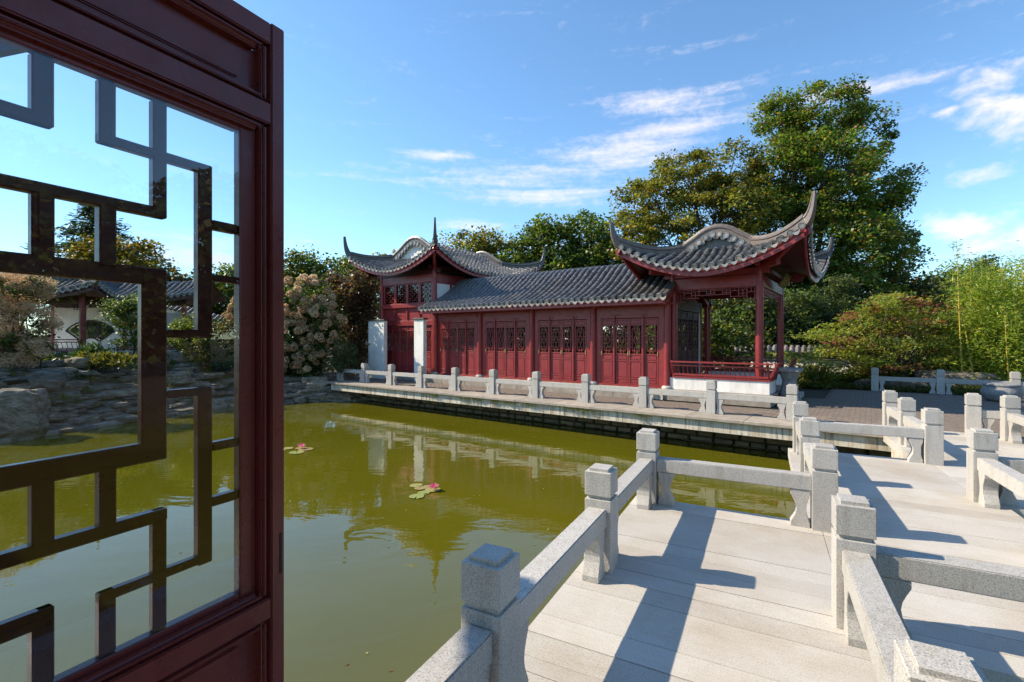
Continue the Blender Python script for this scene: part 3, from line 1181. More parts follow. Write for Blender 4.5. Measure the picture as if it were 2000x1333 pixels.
def swept_roof(t, cs, cw, hs, hw, z0, zr, L, g, tip, flare=0.22, pitch=0.225, gable='ridge_grey', rs=1.0, tipout=0.62, cap=300,
               fasc='red_lacquer', split=0.2):
    Rr = hs * 1.05
    sgn = lambda v: 1 if v >= 0 else -1

    def P(kind, s, w, dz=0.0):
        ds, dw = hs - abs(s), hw - abs(w)
        d = ds if kind == 's' else dw
        z = z0 + (zr - z0) * hprof(min(1, d / hs))
        q = max(0, 1 - math.hypot(ds, dw) / Rr) ** 2
        return Vector((cs + s + sgn(s) * flare * q, cw + w + sgn(w) * flare * q, z + L * q + dz))
    roof = MB()
    sof = MB()
    N = 40
    for sg in (-1, 1):
        for (mbx, dz) in ((roof, 0.0), (sof, -0.10)):
            rows = []
            for i in range(N + 1):
                w = -hw + 2 * hw * i / N
                dw = hw - abs(w)
                dm = dw if dw < g else hs
                rows.append([tuple(P('s', sg * (hs - dm * j / 14), w, dz)) for j in range(15)])
            # keep the jump at the gable out of the sheet
            cur = [rows[0]]
            for i in range(1, N + 1):
                w0, w1 = -hw + 2 * hw * (i - 1) / N, -hw + 2 * hw * i / N
                if ((hw - abs(w0)) < g) != ((hw - abs(w1)) < g):
                    wj = sgn(w0 + w1) * (hw - g)
                    low = [tuple(P('s', sg * (hs - g * j / 14), wj, dz)) for j in range(15)]
                    high = [tuple(P('s', sg * (hs - hs * j / 14), wj, dz)) for j in range(15)]
                    first, second = (low, high) if (hw - abs(w0)) < g else (high, low)
                    cur.append(first)
                    mbx.grid(cur)
                    cur = [second]
                cur.append(rows[i])
            mbx.grid(cur)
    for fg in (-1, 1):
        for (mbx, dz) in ((roof, 0.0), (sof, -0.10)):
            rows = []
            for i in range(N + 1):
                s = -hs + 2 * hs * i / N
                dm = min(hs - abs(s), g)
                rows.append([tuple(P('f', s, fg * (hw - dm * j / 8), dz)) for j in range(9)])
            mbx.grid(rows)
    ro = roof.part('roof', 'roof_tile', t, smooth=True)
    sof.part('soffit', 'dark_lacquer', t, smooth=True)
    tiles, ends, drips = [], [], []

    def eave_items(kind, sg, pos, seen=True):
        pass
    n = int(2 * hw / pitch)
    for sg in (-1, 1):
        for k in range(n + 1):
            w = -hw + (k + 0.5) * 2 * hw / (n + 1)
            dw = hw - abs(w)
            dm = (dw if dw < g else hs)
            if dm > 0.25:
                pth = resample([P('s', sg * (hs - dm * j / 16), w) for j in range(17)], split)
                if len(pth) > 1:
                    row_tiles(pth, tiles, ends, Vector((0, 1, 0)))
            elif dm > 0.02:
                row_tiles([P('s', sg * hs, w), P('s', sg * (hs - dm), w) + Vector((-sg * 0.05, 0, 0.02))], tiles, ends, Vector((0, 1, 0)))
            w2 = w + hw / (n + 1)
            if abs(w2) < hw:
                p = P('s', sg * hs, w2)
                p1 = P('s', sg * hs, w2 + 0.02)
                xx = (p1 - p).normalized()
                drips.append((DRIP, basis(xx * sg * -1, Vector((sg, 0, 0)), Vector((0, 0, 1)), p + Vector((sg * 0.07, 0, -0.035)))))
    n = int(2 * hs / pitch)
    for fg in (-1, 1):
        for k in range(n + 1):
            s = -hs + (k + 0.5) * 2 * hs / (n + 1)
            dm = min(hs - abs(s), g)
            if dm > 0.25:
                pth = resample([P('f', s, fg * (hw - dm * j / 12)) for j in range(13)], split)
                if len(pth) > 1:
                    row_tiles(pth, tiles, ends, Vector((1, 0, 0)))
            elif dm > 0.02:
                row_tiles([P('f', s, fg * hw), P('f', s, fg * (hw - dm)) + Vector((0, -fg * 0.05, 0.02))], tiles, ends, Vector((1, 0, 0)))
            s2 = s + hs / (n + 1)
            if abs(s2) < hs:
                p = P('f', s2, fg * hw)
                p1 = P('f', s2 + 0.02, fg * hw)
                xx = (p1 - p).normalized()
                drips.append((DRIP, basis(xx * fg, Vector((0, fg, 0)), Vector((0, 0, 1)), p + Vector((0, fg * 0.07, -0.035)))))
    # verge discs under the gable ridges
    for fg in (-1, 1):
        for sg in (-1, 1):
            d = g + 0.06
            while d < hs - 0.03:
                p = P('s', sg * (hs - d), fg * (hw - g)) + Vector((0, fg * 0.10, -0.06))
                ends.append((DISC, basis(Vector((fg, 0, 0)), Vector((0, fg, 0)), Vector((0, 0, 1)), p)))
                d2 = d + 0.085
                p = P('s', sg * (hs - d2), fg * (hw - g)) + Vector((0, fg * 0.07, -0.12))
                ends.append((DISC, basis(Vector((fg, 0, 0)), Vector((0, fg, 0)), Vector((0, 0, 1)), p)))
                d += 0.19
        # gable wall
        poly = [((cs + s), P('s', s, hw - g).z - 0.04) for s in np.linspace(-(hs - g), hs - g, 15)]
        zb = min(p[1] for p in poly) - 0.05
        poly = [(cs - (hs - g), zb)] + poly + [(cs + (hs - g), zb)]
        wy = cw + fg * (hw - g - 0.07)
        MB().prism(poly, 'y', wy - 0.03, wy + 0.03).part('gable', gable, t)
        # ridge: tip - hip - verge - peak - verge - hip - tip
        half = {}
        for sg in (-1, 1):
            pts, scl = [], []
            for j in range(9):
                d = hs - (hs - g) * j / 8
                pts.append(P('s', sg * (hs - d), fg * (hw - g)))
                scl.append(rs)
            for j in range(1, 13):
                d = g * (1 - j / 12)
                pts.append(P('s', sg * (hs - d), fg * (hw - d)) + Vector((0, 0, 0.02)))
                scl.append(rs)
            c = pts[-1]
            dirv = Vector((sg, fg, 0)).normalized()
            for j in range(1, 11):
                u = j / 10
                pts.append(c + dirv * tipout * (1.35 * u - 0.62 * u * u) + Vector((0, 0, (tip - c.z) * (0.30 * u + 0.70 * u ** 1.8))))
                scl.append(rs * (1 - 0.70 * u ** 0.8))
            half[sg] = (pts, scl)
        pts = half[-1][0][::-1] + half[1][0][1:]
        scl = half[-1][1][::-1] + half[1][1][1:]
        MB().sweep(pts, RSEC, scl).part('ridge', 'ridge_grey', t, smooth=False)
    # eave boards
    fb = MB()
    for sg in (-1, 1):
        pts = [P('s', sg * hs, -hw + 2 * hw * i / 30) + Vector((-sg * 0.05, 0, -0.05)) for i in range(31)]
        MB().sweep(pts, [(-0.025, -0.19), (0.025, -0.19), (0.025, 0), (-0.025, 0)]).part('eave_board', fasc, t)
        pts = [P('f', -hs + 2 * hs * i / 30, sg * hw) + Vector((0, -sg * 0.05, -0.05)) for i in range(31)]
        MB().sweep(pts, [(-0.025, -0.19), (0.025, -0.19), (0.025, 0), (-0.025, 0)]).part('eave_board', fasc, t)
    scatter_parts('roof_tile', tiles, t, cap, None, 'roof_tiles_beyond', 'roof_tile')
    scatter_parts('tile_end', ends, t, min(cap, 110), None, 'tile_ends_beyond', 'tile_end')
    scatter_parts('drip_tile', drips, t, min(cap, 70), None, 'drip_tiles_beyond', 'tile_end')
    return P


# ------------------------------------------------------------------ shared timber pieces


def column(t, x, y, z0, z1, r=0.1, base=True, mat='red_lacquer', name='column'):
    MB().lathe([(r, 0), (r * 1.01, (z1 - z0) * 0.5), (r * 0.94, z1 - z0)], (x, y, z0), 16).part(name, mat, t, smooth=False)
    if base:
        MB().lathe([(r * 1.5, -0.02), (r * 1.6, 0.03), (r * 1.45, 0.07), (r * 1.1, 0.09)], (x, y, z0), 16).part('column_base', 'granite', t)


def lattice_bars(mb, bars, y0, y1):
    for x0, x1, z0, z1 in bars:
        mb.box(x0, x1, y0, y1, z0, z1)


def leaf_lattice(w, h, b=0.020):
    """window lattice of the gallery doors: ring, centre block and short ties"""
    bars = []

    def V(x, z0, z1):
        bars.append((x - b / 2, x + b / 2, z0, z1))

    def Hh(z, x0, x1):
        bars.append((x0, x1, z - b / 2, z + b / 2))
    X = lambda f: -w / 2 + w * f
    Z = lambda f: h * f
    for fx in (0.17, 0.83):
        V(X(fx), Z(0.10), Z(0.90))
    for fz in (0.10, 0.90):
        Hh(Z(fz), X(0.17), X(0.83))
    for fx in (0.36, 0.64):
        V(X(fx), Z(0.38), Z(0.62))
        V(X(fx), Z(0.90), Z(1.0))
        V(X(fx), Z(0.0), Z(0.10))
        V(X(fx), Z(0.10), Z(0.22))
        V(X(fx), Z(0.78), Z(0.90))
    for fz in (0.38, 0.62):
        Hh(Z(fz), X(0.36), X(0.64))
    for fz in (0.22, 0.78):
        Hh(Z(fz), X(0.36), X(0.64))
    for fz in (0.24, 0.38, 0.50, 0.62, 0.76):
        Hh(Z(fz), X(0.0), X(0.17))
        Hh(Z(fz), X(0.83), X(1.0))
    Hh(Z(0.5), X(0.17), X(0.36))
    Hh(Z(0.5), X(0.64), X(0.83))
    V(X(0.5), Z(0.22), Z(0.38))
    V(X(0.5), Z(0.62), Z(0.78))
    mb = MB()
    for k, (x0, x1, z0, z1) in enumerate(bars):
        e = 0.0012 * (k % 5)
        mb.box(x0, x1, 0.008 - e, 0.026 + e, z0, z1)
    return mb


LEAFM = {}


def door_leaf_meshes(w, H, key, zs, mat='red_lacquer'):
    """meshes of a lattice door leaf, origin at bottom centre, outside face towards -y"""
    if key in LEAFM:
        return LEAFM[key]
    st = 0.045
    fr = MB()
    fr.box(-w / 2, -w / 2 + st, 0, 0.05, 0, H).box(w / 2 - st, w / 2, 0, 0.05, 0, H)
    x0, x1 = -w / 2 + st, w / 2 - st
    cuts = [(0, 0.045)] + [(z, z + 0.045) for z in zs] + [(H - 0.045, H)]
    for z0, z1 in cuts:
        fr.box(x0, x1, 0.002, 0.048, z0, z1)
    LEAFM[key] = dict(frame=fr.mesh('frame', mat, 0.006))
    spans = [(cuts[i][1], cuts[i + 1][0]) for i in range(len(cuts) - 1)]
    LEAFM[key]['spans'] = spans
    LEAFM[key]['x'] = (x0, x1)
    return LEAFM[key]


def make_leaf(t, parent_list, x, y, z, w, H, key, zs, lat_idx, mat='red_lacquer', handle=0, name='door', rot=0.0):
    M = door_leaf_meshes(w, H, key, zs, mat)
    inv = Matrix.Translation(-t.base)
    o = new_obj(name, M['frame'], t.e, inv @ Matrix.Translation((x, y, z)) @ Matrix.Rotation(rot, 4, 'Z'))
    x0, x1 = M['x']
    for i, (z0, z1) in enumerate(M['spans']):
        if i == lat_idx:
            k = key + 'lat'
            if k not in LEAFM:
                LEAFM[k] = leaf_lattice(x1 - x0, z1 - z0).mesh('lattice', mat)
            new_obj('lattice', LEAFM[k], o, Matrix.Translation((0, 0, z0)))
        else:
            k = key + 'p%d' % i
            if k not in LEAFM:
                mb = MB().box(x0, x1, 0.022, 0.034, z0, z1)
                if z1 - z0 > 0.07:
                    mb.box(x0 + 0.025, x1 - 0.025, 0.012, 0.026, z0 + 0.02, z1 - 0.02)
                LEAFM[k] = mb.mesh('panel', mat, 0.004)
            new_obj('panel', LEAFM[k], o)
    if handle:
        if 'handle' not in LEAFM:
            LEAFM['handle'] = MB().box(-0.012, 0.012, -0.022, 0.0, -0.06, 0.06).mesh('handle', 'brass', 0.004)
        new_obj('handle', LEAFM['handle'], o, Matrix.Translation((handle * (w / 2 - 0.022), -0.001, H * 0.47)))
    return o

# ------------------------------------------------------------------ long gallery
FL = 0.28
gal = Thing('gallery', 'long low red gallery with four bays of lattice doors and grey tiled roof', 'gallery', GF, (-9.5, 13.95, 0))
gx0, gx1 = -14.31, -4.76
bay = (gx1 - gx0) / 4
rg = random.Random(21)
MB().box(gx0 - 0.3, gx1 + 0.02, 13.5, 17.5, 0.0, FL - 0.012).part('plinth', 'stained_concrete', gal)
pst = MB().box(-0.597, 0.597, 13.40, 13.75, -0.02, FL - 0.004).mesh('plinth_stone', 'coping_concrete', 0.006)
ginv = Matrix.Translation(-gal.base)
k = 0
while gx0 + 0.3 + 1.2 * k < gx1 + 0.2:
    new_obj('plinth_stone', pst, gal.e, ginv @ Matrix.Translation((gx0 + 0.3 + 1.2 * k, 0, 0)))
    k += 1
LW, LH = 0.445, 2.02
LZ = [0.16, 0.70, 0.90, 1.80]
for i in range(5):
    column(gal, gx0 + bay * i, 13.95, FL, 2.95)
    MB().box(gx0 + bay * i - 0.17, gx0 + bay * i + 0.17, 13.86, 14.04, 2.72, 2.80).part('bracket', 'red_lacquer', gal, bevel=0.01)
for i in range(4):
    c = gx0 + bay * (i + 0.5)
    xl, xr = c - bay / 2 + 0.1, c + bay / 2 - 0.1
    MB().box(xl, c - 2 * LW - 0.045, 13.965, 14.03, FL, 2.42).part('jamb', 'red_lacquer', gal, bevel=0.006)
    MB().box(c + 2 * LW + 0.045, xr, 13.965, 14.03, FL, 2.42).part('jamb', 'red_lacquer', gal, bevel=0.006)
    MB().box(xl, xr, 13.93, 14.05, FL - 0.008, FL + 0.05).part('sill', 'red_lacquer', gal, bevel=0.006)
    MB().box(xl, xr, 13.968, 14.04, 2.37, 2.74).part('lintel', 'red_lacquer', gal, bevel=0.006)
    for x in (c - LW - 0.022, c + LW + 0.022):
        MB().box(x - 0.016, x + 0.016, 13.93, 14.0, FL + 0.05, 2.44).part('door_post', 'red_lacquer', gal, bevel=0.005)
        MB().box(x - 0.13, x + 0.13, 13.935, 13.985, 2.44, 2.475).part('head_bracket', 'red_lacquer', gal, bevel=0.006)
    for q, (x, hd) in enumerate(((c - 1.5 * LW - 0.04, -1), (c - 0.5 * LW, 1), (c + 0.5 * LW, -1), (c + 1.5 * LW + 0.04, 1))):
        make_leaf(gal, None, x, 13.972, FL + 0.052, LW - 0.006, LH, 'gal', LZ, 3, 'red_lacquer', hd)
MB().box(gx0, gx1, 13.90, 14.08, 2.74, 2.98).part('beam', 'red_lacquer', gal, bevel=0.008)
# back side with openings, inner ceiling
for i in range(5):
    column(gal, gx0 + bay * i, 17.2, FL, 2.95, 0.1, False)
MB().box(gx0, gx1, 17.14, 17.24, FL, 1.15).part('rear_wall', 'white_plaster', gal)
MB().box(gx0, gx1, 17.14, 17.24, 2.25, 2.98).part('rear_lintel', 'dark_lacquer', gal)
for i in range(16):
    x = gx0 + bay / 4 * (i + 0.5)
    MB().box(x - 0.03, x + 0.03, 17.15, 17.22, 1.15, 2.25).part('rear_post', 'dark_lacquer', gal)
GW0, GZ0, GWR, GZR = 13.26, 2.93, 15.66, 4.25


def gpt(s, d, dz=0.0):
    D = GWR - GW0
    dd = d if d <= D else 2 * D - d
    return Vector((s, GW0 + d, GZ0 + (GZR - GZ0) * hprof(dd / D) + dz))


ge0, ge1 = -14.55, -4.62
D2 = 2 * (GWR - GW0)
for nm, dz, mt in (('roof', 0, 'roof_tile'), ('soffit', -0.09, 'dark_lacquer')):
    MB().grid([[tuple(gpt(s, D2 * j / 32, dz)) for j in range(33)] for s in (ge0, (ge0 + ge1) / 2, ge1)]).part(nm, mt, gal, smooth=True)
tiles, ends, drips = [], [], []
nrow = 43
gp = (ge1 - ge0) / nrow
for k in range(nrow):
    s = ge0 + gp * (k + 0.5)
    row_tiles(resample([gpt(s, D2 * 0.5 * j / 20) for j in range(21)], 0.21), tiles, ends, Vector((1, 0, 0)))
    row_tiles(resample([gpt(s, D2 - D2 * 0.5 * j / 20) for j in range(21)], 0.42), tiles, ends, Vector((1, 0, 0)), False)
    drips.append((DRIP, basis(Vector((-1, 0, 0)), Vector((0, -1, 0)), Vector((0, 0, 1)), gpt(s + gp / 2, 0) + Vector((0, -0.07, -0.035)))))
scatter_parts('roof_tile', tiles, gal, 300, None, 'roof_tiles_beyond', 'roof_tile')
scatter_parts('tile_end', ends, gal, 60, None, 'tile_ends_beyond', 'tile_end')
scatter_parts('drip_tile', drips, gal, 60, None, 'drip_tiles_beyond', 'tile_end')
MB().box(ge0, ge1, GW0 + 0.01, GW0 + 0.06, GZ0 - 0.21, GZ0 - 0.045).part('eave_board', 'red_lacquer', gal, bevel=0.006)
for sx in (ge0, ge1):
    vp = [gpt(sx, D2 * j / 24, -0.16) for j in range(25)]
    MB().sweep(vp, [(-0.03, -0.08), (0.03, -0.08), (0.03, 0.10), (-0.03, 0.10)]).part('verge_board', 'red_lacquer', gal)
    MB().sweep([p + Vector((0, 0, 0.17)) for p in vp], [(-0.07, -0.03), (0.07, -0.03), (0.06, 0.05), (0, 0.075), (-0.06, 0.05)]).part('verge_ridge', 'ridge_grey', gal)
poly = [(p.y, p.z) for p in [gpt(0, D2 * j / 24, -0.12) for j in range(3, 22)]]
for sx, mt in ((gx0 + 0.02, 'white_plaster'), (gx1 - 0.08, 'red_lacquer')):
    MB().prism([(poly[0][0], 2.9)] + poly + [(poly[-1][0], 2.9)], 'x', sx, sx + 0.06).part('gable', mt, gal)
MB().box(gx0 + 0.03, gx0 + 0.10, 14.05, 17.15, FL, 2.95).part('end_wall', 'white_plaster', gal)
# end wall towards the corner pavilion: white pier, lattice leaves, white jamb
MB().box(gx1 - 0.05, gx1 + 0.05, 14.30, 14.62, FL, 2.72).part('end_pier', 'white_plaster', gal)
MB().box(gx1 - 0.05, gx1 + 0.05, 17.02, 17.13, FL, 2.6).part('end_pier', 'white_plaster', gal)
MB().box(gx1 - 0.06, gx1 + 0.06, 14.08, 17.14, 2.62, 2.95).part('end_beam', 'dark_lacquer', gal)
for k in range(4):
    w = 14.92 + 0.6 * k
    make_leaf(gal, None, gx1 + 0.03, w, FL + 0.02, 0.58, 2.30, 'galend', [0.18, 0.80, 1.02, 2.05], 3, 'dark_lacquer', 0, 'door', R(90))

# ------------------------------------------------------------------ corner pavilion
pav_ = Thing('corner_pavilion', 'open red corner pavilion with upswept tiled roof and slanted bench railing', 'pavilion', GF, (-3.53, 16.0, 0))
PL, PR_, PF, PB = -4.66, -2.38, 14.18, 17.87
MB().box(-4.74, -2.02, 13.55, 18.2, 0, FL - 0.004).part('platform', 'coping_concrete', pav_, bevel=0.006)
MB().box(-2.02, -1.62, 15.1, 16.9, 0, 0.14).part('step', 'granite', pav_, bevel=0.006)
MB().box(-4.70, -2.10, 13.92, 14.26, FL, 0.62).part('bench_wall', 'white_plaster', pav_, bevel=0.005)
MB().box(-2.42, -2.10, 14.262, 14.95, FL, 0.62).part('bench_wall', 'white_plaster', pav_, bevel=0.005)
MB().box(-2.42, -2.10, 17.1, 18.05, FL, 0.62).part('bench_wall', 'white_plaster', pav_, bevel=0.005)
MB().box(-4.70, -2.43, 17.78, 18.05, FL, 0.62).part('bench_wall', 'white_plaster', pav_, bevel=0.005)
for x in (PL, PR_):
    for y in (PF, PB):
        column(pav_, x, y, FL, 3.62, 0.1)
        yy = y + (0.21 if y == PF else -0.21)
        MB().box(x - 0.05, x + 0.05, yy - 0.05, yy + 0.05, 0.62, 3.12).part('inner_post', 'red_lacquer', pav_, bevel=0.006)


def bench(t, p0, p1, out, nb, z0=0.62):
    """slanted bench railing from p0 to p1 leaning outwards"""
    p0, p1, out = Vector((*p0, 0)), Vector((*p1, 0)), Vector((*out, 0))
    d = (p1 - p0)
    L = d.length
    x = d.normalized()

    def beam(o0, o1, z0, z1, l0=0.0, l1=0.0, nm='bench_rail'):
        a, b = p0 - x * l0, p1 + x * l1
        vs = [a + out * o0, b + out * o0, b + out * o1, a + out * o1]
        vs = [(v.x, v.y, z0) for v in vs] + [(v.x, v.y, z1) for v in vs]
        MB().add(vs, [(3, 2, 1, 0), (4, 5, 6, 7), (0, 1, 5, 4), (1, 2, 6, 5), (2, 3, 7, 6), (3, 0, 4, 7)]).part(nm, 'red_lacquer', t, bevel=0.004)
    beam(-0.34, 0.05, z0 + 0.001, z0 + 0.055, 0.02, 0.04, 'bench_seat')
    beam(0.02, 0.065, z0 + 0.075, z0 + 0.13)
    beam(0.12, 0.165, z0 + 0.345, z0 + 0.385, 0, 0.06)
    beam(0.165, 0.215, z0 + 0.44, z0 + 0.485, 0.02, 0.12, 'bench_rail')
    for k in range(nb):
        q = p0 + x * (L * (k + 0.5) / nb)
        a0, a1 = q + out * 0.045, q + out * 0.142
        MB().tube([(a0.x, a0.y, z0 + 0.12), (a1.x, a1.y, z0 + 0.36)], [0.014, 0.014], 4).part('baluster', 'red_lacquer', t)
    for q in (p0 + x * 0.01, p0.lerp(p1, 0.33), p0.lerp(p1, 0.67), p1 - x * 0.005):
        for zz in ((0.05, 0.09, 0.0, 0.04), (0.38, 0.45, 0.15, 0.185)):
            a0, a1 = q + out * zz[2], q + out * zz[3]
            MB().tube([(a0.x, a0.y, z0 + zz[0]), (a1.x, a1.y, z0 + zz[1])], [0.022, 0.022], 4).part('rail_block', 'red_lacquer', t)
    for q in (p0, p1):
        a0, a1 = q + out * 0.0, q + out * 0.19
        MB().tube([(a0.x, a0.y, z0 + 0.02), (a0.x + (a1.x - a0.x) * 0.35, a0.y + (a1.y - a0.y) * 0.35, z0 + 0.2), (a1.x, a1.y, z0 + 0.49)], [0.036, 0.032, 0.03], 4).part('bench_end', 'red_lacquer', t)


bench(pav_, (-4.58, 13.94), (-2.12, 13.94), (0, -1), 20)
bench(pav_, (-2.12, 14.02), (-2.12, 14.92), (1, 0), 7)
bench(pav_, (-2.12, 17.12), (-2.12, 18.0), (1, 0), 7)
bench(pav_, (-2.5, 18.03), (-4.6, 18.03), (0, 1), 16)


def frieze(t, x0, x1, y, z0, z1, along='x', mat='red_lacquer'):
    """hanging lattice frieze under a beam, deeper at both ends"""
    n = max(5, int(round((x1 - x0) / 0.20)))
    L = x1 - x0
    H = z1 - z0
    b = 0.018
    bars = [(0, L, H - b, H)]
    for k in range(n):
        xa, xb = L * k / n, L * (k + 1) / n
        e = abs((k + 0.5) / n - 0.5) * 2
        low = 0.0 if e > 0.82 else (H * 0.28 if e > 0.45 else H * 0.48)
        bars.append((xa, xb + b, low, low + b))
        bars.append((xa, xa + b, low, H))
        m = (low + H) / 2
        if k % 2:
            bars.append((xa, xb, m + 0.03, m + 0.03 + b))
            bars.append(((xa + xb) / 2, (xa + xb) / 2 + b, m + 0.03, H))
        else:
            bars.append((xa, xb, m - 0.05, m - 0.05 + b))
            bars.append(((xa + xb) / 2, (xa + xb) / 2 + b, low, m + 0.05))
            bars.append((xa + 0.05, xb, H - 0.075, H - 0.075 + b))
    bars.append((L - b, L, 0, H))
    mb = MB()
    for k, (a0, a1, c0, c1) in enumerate(bars):
        e = 0.0006 * (k % 9)
        if along == 'x':
            mb.box(x0 + a0, x0 + a1, y - 0.014 - e, y + 0.014 + e, z0 + c0, z0 + c1)
        else:
            mb.box(y - 0.014 - e, y + 0.014 + e, x0 + a0, x0 + a1, z0 + c0, z0 + c1)
    mb.part('lattice_frieze', mat, t)


for y in (PF, PB):
    MB().box(PL, PR_, y - 0.07, y + 0.07, 3.14, 3.46).part('beam', 'red_lacquer', pav_, bevel=0.01)
    MB().box(PL - 0.25, PR_ + 0.25, y - 0.06, y + 0.06, 3.48, 3.64).part('upper_beam', 'red_lacquer', pav_, bevel=0.01)
    frieze(pav_, PL + 0.1, PR_ - 0.1, y, 2.78, 3.138)
for x in (PL, PR_):
    MB().box(x - 0.07, x + 0.07, PF + 0.075, PB - 0.075, 3.14, 3.44).part('beam', 'red_lacquer', pav_, bevel=0.01)
    MB().box(x - 0.06, x + 0.06, PF - 0.3, PB + 0.3, 3.655, 3.78).part('upper_beam', 'red_lacquer', pav_, bevel=0.01)
    if x == PR_:
        frieze(pav_, PF + 0.3, PB - 0.3, x, 2.80, 3.138, 'y')
for x, sx in ((PL, -1), (PR_, 1)):
    for y, sy in ((PF, -1), (PB, 1)):
        a = Vector((x, y, 3.62))
        e = Vector((x + sx * 1.02, y + sy * 1.02, 4.20))
        MB().sweep([a, a.lerp(e, 0.5) - Vector((0, 0, 0.08)), e], [(-0.05, -0.08), (0.05, -0.08), (0.05, 0.08), (-0.05, 0.08)]).part('corner_beam', 'red_lacquer', pav_)
        b0 = Vector((x, y, 3.66))
        MB().sweep([b0, b0 + Vector((sx * 0.52, sy * 0.52, 0.02))], [(-0.06, -0.08), (0.06, -0.08), (0.06, 0.07), (-0.06, 0.07)]).part('beam_end', 'red_lacquer', pav_, bevel=0.008)
        for zz in (2.98,):
            MB().prism([(0, 0.16), (0.24, 0.16), (0.22, 0.08), (0.12, 0.05), (0.08, -0.05), (0, -0.12)], 'y', -0.02, 0.02).mesh('x')
swept_roof(pav_, -3.53, 16.02, 2.25, 2.88, 3.62, 4.76, 0.80, 1.34, 5.10, flare=0.10, pitch=0.225, gable='ridge_grey', rs=1.0, tipout=0.30)
# name board under the right eave
pq = MB().box(-0.5, 0.5, -0.025, 0.025, -0.2, 0.2).mesh('name_board', 'plaque_green', 0.01)
M = Matrix.Translation((-2.02, 16.0, 3.42)) @ Matrix.Rotation(R(90), 4, 'Z') @ Matrix.Rotation(R(28), 4, 'X')
po = new_obj('name_board', pq, pav_.e, Matrix.Translation(-pav_.base) @ M)
mb = MB()
for k, x in enumerate((-0.34, 0.0, 0.34)):
    for j, (a, b, c, d) in enumerate(((-0.09, 0.09, 0.07, 0.09), (-0.07, 0.08, 0.0, 0.02), (-0.01, 0.012, -0.12, 0.12), (-0.09, -0.03, -0.10, -0.08), (0.03, 0.1, -0.11, -0.09), (-0.08, -0.06, -0.06, 0.06))):
        mb.box(x + a * (1 - 0.2 * ((k + j) % 2)), x + b, -0.033 - 0.001 * j, -0.026, c + 0.01 * k, d + 0.01 * k)
new_obj('gold_lettering', mb.mesh('gold_lettering', 'gold_leaf'), po)

# ------------------------------------------------------------------ two-storey hall
hall = Thing('hall', 'two-storey red and white hall with upswept roof behind the gallery', 'hall', GF, (-16.0, 13.95, 0))
HL, HR, HF, HB = -17.73, -14.36, 13.95, 19.3
MB().box(HL - 0.2, HR + 0.1, 13.5, HB + 0.2, 0, FL - 0.02).part('plinth', 'coping_concrete', hall)
for x in (HL, HR):
    for y in (HF, HB):
        column(hall, x, y, FL, 4.95, 0.1)
hw_ = 0.5
for k in range(6):
    make_leaf(hall, None, HL + 0.2 + (HR - HL - 0.4) * (k + 0.5) / 6, HF + 0.02, FL + 0.02, (HR - HL - 0.4) / 6 - 0.01, 1.95, 'hall', [0.15, 0.66, 0.86, 1.75], 3)
MB().box(HL + 0.1, HL + 0.195, HF + 0.01, HF + 0.08, FL, 2.28).part('jamb', 'red_lacquer', hall)
MB().box(HR - 0.195, HR - 0.1, HF + 0.01, HF + 0.08, FL, 2.28).part('jamb', 'red_lacquer', hall)
MB().box(HL + 0.1, HR - 0.1, HF - 0.03, HF + 0.1, 2.28, 2.50).part('lintel', 'red_lacquer', hall, bevel=0.008)
MB().box(HL + 0.1, HR - 0.1, HF + 0.03, HF + 0.1, 2.50, 3.05).part('spandrel_board', 'red_lacquer', hall)
for k in range(5):
    x = HL + 0.1 + (HR - HL - 0.2) * k / 4
    MB().box(x - 0.035, x + 0.035, HF - 0.02, HF + 0.028, 2.51, 3.04).part('spandrel_post', 'red_lacquer', hall, bevel=0.006)
MB().box(HL + 0.09, HR - 0.09, HF - 0.09, HF + 0.1, 3.052, 3.22).part('sill_beam', 'red_lacquer', hall, bevel=0.01)
nw = 4
ww = (HR - HL - 0.25) / nw
hinv = Matrix.Translation(-hall.base)


def window_lattice(w, h, n, m):
    mb = MB()
    b = 0.014
    for i in range(n + 1):
        for j in range(m):
            if (i + j) % 2 == 0 or i in (0, n):
                x = -w / 2 + w * i / n
                mb.box(x - b / 2, x + b / 2, 0.0, 0.02, h * j / m, h * (j + 1) / m)
    for j in range(m + 1):
        for i in range(n):
            if (i + j * 2) % 3 != 0 or j in (0, m):
                z = h * j / m
                mb.box(-w / 2 + w * i / n, -w / 2 + w * (i + 1) / n, 0.001, 0.019, z - b / 2, z + b / 2)
    return mb


wl_m = window_lattice(ww - 0.16, 0.78, 5, 8).mesh('lattice', 'red_lacquer')
pane_m = MB().box(-(ww - 0.16) / 2, (ww - 0.16) / 2, 0.028, 0.032, 0, 0.78).mesh('pane', 'pane_glass')
fr = MB()
fr.box(-ww / 2 + 0.002, -ww / 2 + 0.08, -0.02, 0.05, 0, 0.86).box(ww / 2 - 0.08, ww / 2 - 0.002, -0.02, 0.05, 0, 0.86)
fr.box(-ww / 2 + 0.08, ww / 2 - 0.08, -0.018, 0.048, 0, 0.04).box(-ww / 2 + 0.08, ww / 2 - 0.08, -0.018, 0.048, 0.82, 0.86)
frm = fr.mesh('window', 'red_lacquer', 0.006)
for k in range(nw):
    x = HL + 0.125 + ww * (k + 0.5)
    o = new_obj('window', frm, hall.e, hinv @ Matrix.Translation((x, HF + 0.01, 3.222)))
    new_obj('lattice', wl_m, o, Matrix.Translation((0, 0.012, 0.04)))
    new_obj('pane', pane_m, o, Matrix.Translation((0, 0.012, 0.04)))
MB().box(HL + 0.1, HR - 0.1, HF - 0.05, HF + 0.1, 4.085, 4.42).part('beam', 'red_lacquer', hall, bevel=0.01)
